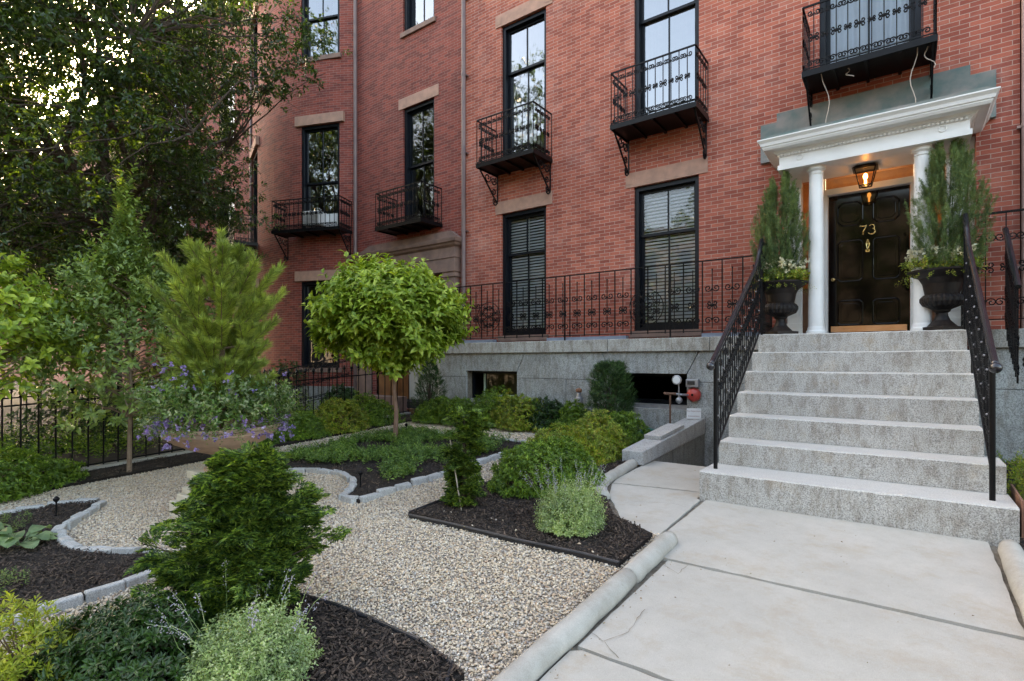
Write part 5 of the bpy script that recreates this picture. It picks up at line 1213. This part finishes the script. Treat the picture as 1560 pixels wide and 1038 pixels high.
# --- standard tree on a clear stem
def limb(m, a, b, r0, r1, r, sag=.1, n=5, k=6):
    a, b = np.array(a, float), np.array(b, float); t = np.linspace(0, 1, n)[:, None]; L = np.linalg.norm(b-a)
    P = a+(b-a)*t+np.array([0, 0, 1.])*sag*L*np.sin(t*PI)+r.normal(0, .035*L, (n, 3))*np.sin(t*PI); m.tube(P, np.linspace(r0, r1, n), k, False); return P
def std_tree():
    r = np.random.default_rng(220); x, y = -7.03, 6.25; t = thing('standard_tree', 'small tree with round lime green crown on a thin bare stem in its bed', 'tree', (x, y, gz(y)+.03))
    m = M(); m.tube([(0, 0, -.05), (.02, .01, .5), (-.03, 0, .9), (-.02, .02, 1.25)], [.045, .036, .032, .034], 10)
    Pl, ul = [], []; rt, bk = np.array([CS, SN, 0]), np.array([-SN, CS, 0])
    for (px, pz, rr) in ((-.85, .10, .42), (-.30, .62, .46), (.22, .50, .42), (.62, .52, .36), (1.02, .16, .36), (1.10, -.28, .28), (-1.05, -.35, .34), (-.42, .05, .60), (.35, -.02, .58), (-.30, -.50, .42), (.55, -.45, .40), (.10, -.80, .26), (-.95, .45, .24), (-.05, .20, .62)):
        for dp in ((0,) if rr < .35 else (-.42, .38)):
            n = int(105*rr*rr/.2)+18; u = sph(r, n); c = rt*(px*.82-.08)+bk*(dp+r.normal(0, .12))+np.array([0, 0, pz*.90+2.05])
            Pl.append(c+u*(rr*.95*(.35+.65*r.random((n, 1))**.6)*(1+.2*r.normal(size=(n, 1))))*np.array([1, 1, .82])); ul.append(nrm(Pl[-1]-np.array([0, 0, 1.9])))
    P = np.vstack(Pl); u = np.vstack(ul); q = r.permutation(len(P)); P, u = P[q], u[q]
    for i in range(70):
        q = P[i*len(P)//70]; b0 = np.array([-.02, .02, 1.2+.25*r.random()]); limb(m, b0, q, .018, .004, r, .08)
    m.build('trunk', flat('young bark', (.24,.13,.09), (.16,.09,.06), 12, .85, bs=.5), t)
    D = nrm(u*np.array([1, 1, .6])+np.array([0, 0, .75])+r.normal(0, .25, u.shape)); m = M(); shoots(m, P, D, .22*r.uniform(.4, 1.5, len(P)), 9, .165, .088, r, 1.15, .0, .3, opp=True, six=True); m.build('crown', G_HYD, t); return t
std_tree()
# --- pale young tree at the fence and the lime foliage entering from the left
def leafy_tree(name, label, x, y, base_h, cz, R, n, ll, lw, mt, seed, k=9, sl=.2, bark=BARKP, tr=.035, amp=.3, conic=False, top=None, group=None, zlo=.35, up=.1, spread=1.):
    r = np.random.default_rng(seed); t = thing(name, label, 'tree', (x, y, gz(y)), group=group)
    u = sph(r, n); lump = Lump(r, 18, amp); f = .25+.75*r.random(n)**.5; P = u*np.array(R)*(lump(u)*f)[:, None]
    if conic: sc_ = np.clip(1.15-.5*(P[:, 2]/R[2]+1), .12, 1.2); P[:, :2] *= sc_[:, None]
    P[:, 2] += cz; P = P[P[:, 2] > zlo]; n = len(P)
    m = M(); m.tube([(0, 0, -.1), (.02, 0, base_h*.6), (0, .02, base_h), (.03, 0, cz), (0, 0, cz+R[2]*.8)], [tr, tr*.8, tr*.7, tr*.5, tr*.2], 8)
    for i in range(80):
        q = P[i*n//80]; z0 = max(base_h*.8, min(q[2]-.25*np.hypot(q[0], q[1])-.1, cz+R[2]*.7)); limb(m, (0, 0, z0), q, tr*.35, .003, r, .05)
    m.build('trunk', bark, t)
    h = P-np.array([0, 0, cz]); D = nrm(h*np.array([1, 1, .4])/np.array(R)+np.array([0, 0, .6])+r.normal(0, .3, P.shape)); m = M(); shoots(m, P, D, sl*r.uniform(.5, 1.3, n), k, ll, lw, r, spread, up, .2, six=ll > .07); m.build('crown', mt, t); return t
leafy_tree('leafy_tree', 'pale green young tree with upright shoots against the iron fence', -8.72, 2.90, 1.0, 1.95, (1.25, 1.25, 1.25), 1250, .11, .052, G_MID, 230, 11, .30, conic=True, zlo=.75, up=.15)
x_, y_ = at(-20, 6.3)
leafy_tree('leafy_tree', 'small tree with big lime green leaves reaching in from the left edge', x_-.1, y_, 1.2, 2.05, (.72, .72, .62), 330, .14, .085, G_HYD, 231, 8, .14, zlo=1.2, up=-.05)

# --- juniper columns and white flowers in the door urns
def juniper(label, x, y, z, h, w, seed):
    r = np.random.default_rng(seed); t = thing('juniper', label, 'shrub', (x, y, z)); n = 3400
    f = r.random(n)**.95; zz = f*h*.94; prof = np.sin(np.clip(f*.86+.14, 0, 1)**.75*PI)**.7*.98+.02
    th = r.uniform(0, 2*PI, n); lump = 1+.16*np.sin(th*3+zz*4)+.1*np.sin(th*7-zz*9); rr = w/2*np.minimum(prof, 1)*lump*(.12+.88*r.random(n)**.5)
    # two leaders, so that the outline splits near the top
    ox = np.where(np.cos(th) > 0, .05, -.05)*np.clip(f-.35, 0, 1)*1.0; zz = zz*np.where(np.cos(th) > 0, 1., .93)
    n = 640; P = np.stack([rr*np.cos(th)+ox, rr*np.sin(th), zz], 1)[r.permutation(len(rr))[:n]]; P[:, 2] *= .90; th = np.arctan2(P[:, 1], P[:, 0])
    m = M()
    for i in range(n):
        ax = nrm(np.array([math.cos(th[i])*.2, math.sin(th[i])*.2, 1.])+r.normal(0, .09, 3)); L = r.uniform(.12, .30); k = int(90*L)+6; t_ = r.random(k)**.9
        B = P[i]+ax*(L*t_)[:, None]+r.normal(0, .008, (k, 3)); o = sph(r, k); D = nrm(ax*1.1+o*(.75*(1-t_)[:, None]+.15)); shoots(m, B, D, .05*(1.2-.6*t_)*r.uniform(.7, 1.3, k), 9, .020, .0085, r, .8, .25, .0, taper=.4)
    m.build('foliage', G_JUN, t)
    m = M()
    for i in range(30): q = P[i*n//30]; m.tube([(0, 0, -.08), (q[0]*.5, q[1]*.5, q[2]*.5), q], [.014, .008, .003], 4, False)
    m.build('stem', G_YEW, t); return t
juniper('tall narrow juniper in the left door urn', -1.43, 8.50, 2.45, 1.74, .66, 240)
juniper('taller and fuller juniper in the right door urn', .46, 8.50, 2.45, 1.84, .68, 241)
def urn_flowers(label, x, y, z, seed):
    r = np.random.default_rng(seed); t = thing('flower_planting', label, 'flowers', (x, y, z)); m = M()
    n = 190; a = r.uniform(0, 2*PI, n); rr = .36*np.sqrt(r.random(n)); P = np.stack([rr*np.cos(a), rr*np.sin(a), .02+.20*r.random(n)*(1-rr)], 1); D = nrm(np.stack([np.cos(a)*.7, np.sin(a)*.7, np.full(n, .8)], 1)+r.normal(0, .3, (n, 3)))
    shoots(m, P, D, .07, 7, .055, .03, r, 1.1, .1); q = 40; a2 = r.uniform(0, 2*PI, q); P2 = np.stack([.36*np.cos(a2), .36*np.sin(a2), np.full(q, .0)], 1); shoots(m, P2, np.stack([np.cos(a2)*.7, np.sin(a2)*.7, np.full(q, -.55)], 1), .12*r.uniform(.5, 1.5, q), 9, .022, .014, r, 1)
    m.build('foliage', G_YEL, t); m = M(); n = 95; a = r.uniform(0, 2*PI, n); rr = .35*np.sqrt(r.random(n)); c = np.stack([rr*np.cos(a), rr*np.sin(a), .16+.16*r.random(n)*(1.3-rr)], 1)
    for k in range(9): leaves(m, c+r.normal(0, .014, (n, 3)), sph(r, n)+np.array([0, 0, .4]), sph(r, n)+np.array([0, 0, 1]), .044, .036)
    m.build('blossom', F_WHT, t); return t
urn_flowers('mound of cream white flowers in the left door urn', -1.41, 8.50, 2.51, 250)
urn_flowers('cream white flowers with trailing leaves in the right door urn', .40, 8.50, 2.51, 251)

# --- the stone urn with the pine
ux_, uy_ = at(337, 5.65); ug = gz(uy_)
ug_t = thing('garden_urn', 'wide terracotta bowl on a stepped pale stone pedestal in the middle of the gravel', 'urn', (ux_, uy_, ug))
m = M(Matrix.Rotation(rad(0), 4, 'Z'))
for h0, h1, w in ((-.03, .13, .36), (.131, .20, .31), (.201, .27, .27), (.271, .36, .22), (.361, .44, .24)): m.box(-w, w, -w, w, h0, h1)
m.build('pedestal', CASTST, ug_t, bevel=.012)
m = M(); m.lathe([(.16, .441), (.16, .47), (.10, .50), (.075, .56), (.085, .60), (.14, .62), (.27, .66), (.43, .74), (.51, .80), (.54, .83), (.55, .87), (.57, .88), (.57, .91), (.53, .91), (.48, .88), (.001, .87)], n=56); m.build('bowl', TERRA, ug_t, smooth=False)
pine = thing('pine_tree', 'young pine with upright pale candles standing in the terracotta bowl', 'pine', (ux_, uy_, ug+.88)); r = np.random.default_rng(260)
mw = M(); mn = M(); H = 2.05
mw.tube([(0, 0, 0), (.02, 0, .8), (-.01, .01, 1.5), (.0, 0, H-.15)], [.04, .028, .016, .006], 8)
segs = [((0, 0, H-.42), (.0, 0, H))]
nbr = 0
for z, R, k, cr in ((H-.42, .34, 6, .9), (H-.72, .58, 7, .8), (H-.98, .60, 7, .7), (H-1.20, .50, 9, .5), (H-1.38, .52, 9, .4), (H-1.55, .52, 10, .35), (H-1.72, .50, 10, .3)):
    for i in range(k):
        a = i/k*2*PI+z*3+r.normal(0, .15); o = np.array([math.cos(a), math.sin(a), 0]); RR = R*r.uniform(.75, 1.1)
        b0 = np.array([0, 0, z-.02]); b1 = b0+o*RR*.55+np.array([0, 0, RR*.18*cr]); b2 = b0+o*RR+np.array([0, 0, RR*(.30+.55*cr)]); mw.tube([b0, b0+o*RR*.25+np.array([0, 0, .02]), b1, b2], [.012, .009, .007, .004], 5, False)
        segs += [(b0+o*RR*.25, b1), (b1, b2)]
        for q in range(3):
            oo = nrm(o+r.normal(0, .6, 3)*np.array([1, 1, 0])); s_ = b0+(b1-b0)*r.uniform(.4, 1); e = s_+oo*RR*.35+np.array([0, 0, RR*.42*cr+.10]); mw.tube([s_, e], .004, 4, False); segs.append((s_, e))
for a, b in segs:
    a, b = np.array(a, float), np.array(b, float); L = np.linalg.norm(b-a); k = int(950*L)+30; t = r.uniform(.05, 1.02, k); d = (b-a)/L
    ref = np.array([0, 0, 1.]) if abs(d[2]) < .9 else np.array([1., 0, 0]); e1 = nrm(np.cross(d, ref)); e2 = np.cross(d, e1); an = r.uniform(0, 2*PI, k)
    D = nrm(d*r.uniform(.7, 1.1, k)[:, None]+(e1*np.cos(an)[:, None]+e2*np.sin(an)[:, None])*.75+r.normal(0, .08, (k, 3)))
    leaves(mn, a+(b-a)*t[:, None], D, sph(r, k), .095*r.uniform(.7, 1.15, k), .0052, .05, 0)
mw.build('trunk', TWIG, pine); mn.build('needle', G_PINE, pine)
fl = thing('trailing_flowers', 'leafy planting with violet flowers spilling over the rim of the terracotta bowl', 'flowers', (ux_, uy_, ug+.88)); r = np.random.default_rng(261); m = M()
n = 760; a = r.uniform(0, 2*PI, n); rr = .68*np.sqrt(r.random(n)); P = np.stack([rr*np.cos(a), rr*np.sin(a), .05+.52*r.random(n)*(1-.5*rr)], 1); D = nrm(np.stack([np.cos(a)*.6, np.sin(a)*.6, np.full(n, .8)], 1)+r.normal(0, .35, (n, 3)))
shoots(m, P, D, .12*r.uniform(.5, 1.4, n), 8, .066, .034, r, 1.1, .1, six=True)
n = 260; a = r.uniform(0, 2*PI, n); P = np.stack([0.54*np.cos(a), 0.54*np.sin(a), .02+.08*r.random(n)], 1); shoots(m, P, np.stack([np.cos(a)*.75, np.sin(a)*.75, r.uniform(-.7, .2, n)], 1), .20*r.uniform(.4, 1.3, n), 10, .030, .015, r, 1)
m.build('foliage', G_MIX, fl); m = M(); n = 270; a = r.uniform(0, 2*PI, n); rr = .54+.17*r.random(n)**1.5; c = np.stack([rr*np.cos(a), rr*np.sin(a), .12-.28*(rr-.5)/.2*r.random(n)+r.normal(0, .04, n)], 1)
c[-26:, :2] *= r.uniform(.6, 1, (26, 1)); c[-26:, 2] = r.uniform(.35, .68, 26)
for k in range(6): leaves(m, c+r.normal(0, .008, (n, 3)), np.stack([np.cos(a), np.sin(a), .2+0*a], 1)+sph(r, n)*1.2, sph(r, n), 0.034, .028)
m.build('blossom', F_PUR, fl)

# --- the big trees
def big_tree(label, x, y, H, limbs, clusters, per, ll, lw, mt, seed, tr=.16, cz=6.5, R=(4, 4, 3), zlo=3.0, fork=2.6, bark=BARK, flatn=.4, group='big shade trees', name='shade_tree', cr=(.75, .28), keep=None, k=7):
    r = np.random.default_rng(seed); z0 = gz(y); t = thing(name, label, 'tree', (x, y, z0), group=group); m = M()
    top = np.array([r.normal(0, .3), r.normal(0, .3), H*.82]); tp = np.array([[0, 0, -.2], [.05, 0, fork*.5], [0, .05, fork], [top[0]*.5, top[1]*.5, (fork+top[2])/2], top]); m.tube(tp, [tr*1.25, tr, tr*.85, tr*.5, tr*.12], 10)
    prim = []
    for i in range(limbs):
        a = i/limbs*2*PI+r.normal(0, .3); el = r.uniform(.0, 1.); e = np.array([R[0]*.78*math.cos(a), R[1]*.78*math.sin(a), cz+(el-.5)*R[2]*1.4]); f = r.random()*.55
        if keep is not None:
            while not keep((e+np.array([x, y, z0]))[None])[0] and np.hypot(e[0], e[1]) > .6: e = e*np.array([.85, .85, 1])
        b = tp[2]*(1-f)+tp[3]*f; P = limb(m, b, e, tr*.5, .018, r, .12, 8, 7); prim.append(P)
    prim = np.vstack(prim)
    u = sph(r, clusters*2); f = .35+.65*r.random(len(u))**.5; C = u*np.array(R)*(Lump(r, 14, .25)(u)*f)[:, None]+np.array([0, 0, cz]); C = C[C[:, 2] > zlo+.4*np.sin(C[:, 0]*2)]
    if keep is not None: C = C[keep(C+np.array([x, y, z0]))]
    C = C[:clusters]; B, D = [], []
    for c in C:
        j = np.argmin(np.linalg.norm(prim-c, axis=1)+.3*np.maximum(prim[:, 2]-c[2], 0)); limb(m, prim[j], c, .020, .005, r, .05, 5, 5)
        s_ = cr[0]*r.uniform(.6, 1.2); o = sph(r, per)*r.random((per, 1))**.5*np.array([s_, s_, cr[1]*s_/cr[0]*1.0]); o[:, 2] -= .18*(o[:, 0]**2+o[:, 1]**2)/s_; B.append(c+o); D.append(nrm(o*np.array([1, 1, .3])+r.normal(0, .15, o.shape)+np.array([0, 0, .05])))
        for q in range(5): m.bar(c, c+o[q], .004, 3)
    B, D = np.vstack(B), np.vstack(D)
    if keep is not None:
        kk = keep(B+np.array([x, y, z0])); B, D = B[kk], D[kk]
    m.build('trunk', bark, t); m = M(); shoots(m, B, D, .16*r.uniform(.6, 1.3, len(B)), k, ll, lw, r, .9, -.1, .25); m.build('crown', mt, t); return t
def bearing(P): d = CS*P[:, 1]-SN*P[:, 0]; rr = CS*P[:, 0]+SN*P[:, 1]; return 780+FPX*rr/np.maximum(d, .3), 550-(P[:, 2]-CAM_H)/np.maximum(d, .3)*FPX, d
def keep1(P):            # the crown stops short of the bow front, as pruned street trees do
    c = P[:, 0]+1.3*P[:, 1]+.35*np.sin(P[:, 2]*2.1)+.25*np.sin(P[:, 2]*5+P[:, 1]*3)
    return (P[:, 1] < 7.8) & ((c < -3.9-np.clip(5.2-P[:, 2], 0, 3)*.9) | ((P[:, 2] > 6.55) & (P[:, 2] < 7.7) & (P[:, 0] < -8.1) & (P[:, 1] < 6.2)))
big_tree('big shade tree left of the bow front, its leafy boughs hanging over the neighbouring garden', -12.9, 4.0, 11.5, 16, 680, 27, .105, .060, G_BIG, 300, .15, 6.6, (4.7, 4.2, 4.0), 3.1, 2.6, keep=keep1)
big_tree('denser shade tree further left that screens the far houses', -16.0, 2.6, 11.5, 14, 430, 25, .11, .062, G_BIG, 301, .18, 6.0, (4.4, 4.0, 4.0), 2.4, 2.4, keep=lambda P: P[:, 1] < 8.2)
big_tree('shade tree at the left edge with thin foliage against the bright sky', -14.6, -.9, 10.5, 12, 200, 20, .10, .056, G_BIG, 302, .15, 6.8, (3.8, 3.4, 3.2), 3.2, 2.6)
big_tree('tree standing at the far end of the row at the left', -27.0, 4.2, 12, 12, 110, 22, .19, .12, G_BIG, 303, .2, 6.5, (5.5, 4.0, 4.6), 1.6, 2.4)
# street trees across the way, seen only in the window glass
for i, (x, y, H, cz, R) in enumerate([(-3.5, -15, 15.5, 9.2, (4.4, 4, 6)), (-12, -16, 12, 6.8, (5, 4.5, 4.6)), (5, -17, 12, 7, (5, 4.5, 4.5))]):
    big_tree(['tall street tree behind the camera opposite the columned entrance', 'street tree behind the camera opposite the bow front', 'street tree behind the camera to the right'][i], x, y, H, 12, 95, 16, .26, .16, G_BIG, 310+i, .2, cz, R, 2.0, 2.2, group='street trees behind the camera', cr=(1.1, .5), k=6)

# ---------------------------------------------------------------- camera, sky and sun
cam = bpy.data.cameras.new('Camera'); co = bpy.data.objects.new('Camera', cam); col.objects.link(co); sc.camera = co
co.location = (0, 0, CAM_H); co.rotation_euler = (PI/2, 0, YAW); cam.sensor_width = 36; cam.lens = FPX/1560*36; cam.shift_y = 31/1560; cam.clip_start = .05; cam.clip_end = 2000
SUN_AZ, SUN_EL = rad(-73.7), rad(27)
w = bpy.data.worlds.new('World'); sc.world = w; w.use_nodes = True; nt = w.node_tree; bg = nt.nodes['Background']
sk = nt.nodes.new('ShaderNodeTexSky'); sk.sky_type = 'NISHITA'; sk.sun_disc = False; sk.sun_elevation = SUN_EL; sk.sun_rotation = SUN_AZ; sk.air_density = 1.; sk.dust_density = 3.5; sk.ozone_density = 1.0
nt.links.new(sk.outputs[0], bg.inputs[0]); bg.inputs[1].default_value = .15
sl_ = bpy.data.lights.new('Sun', 'SUN'); sl_.energy = 4.5; sl_.angle = rad(.5); sl_.color = (1., .80, .52)
so = bpy.data.objects.new('Sun', sl_); col.objects.link(so); sd = Vector((math.sin(SUN_AZ)*math.cos(SUN_EL), math.cos(SUN_AZ)*math.cos(SUN_EL), math.sin(SUN_EL)))
so.rotation_euler = sd.to_track_quat('Z', 'Y').to_euler(); so.location = (-20, 6, 20)
sc.view_settings.view_transform = 'Standard'; sc.view_settings.look = 'None'; sc.view_settings.exposure = 3.1; sc.view_settings.use_white_balance = True; sc.view_settings.white_balance_temperature = 8500; sc.view_settings.white_balance_tint = 10; sc.view_settings.gamma = 1
sc.render.engine = 'CYCLES'; sc.cycles.use_denoising = True; sc.cycles.max_bounces = 7; sc.cycles.transparent_max_bounces = 12; sc.cycles.diffuse_bounces = 4; sc.cycles.glossy_bounces = 3; sc.cycles.transmission_bounces = 4
sc.cycles.caustics_reflective = False; sc.cycles.caustics_refractive = False; sc.cycles.sample_clamp_indirect = 4
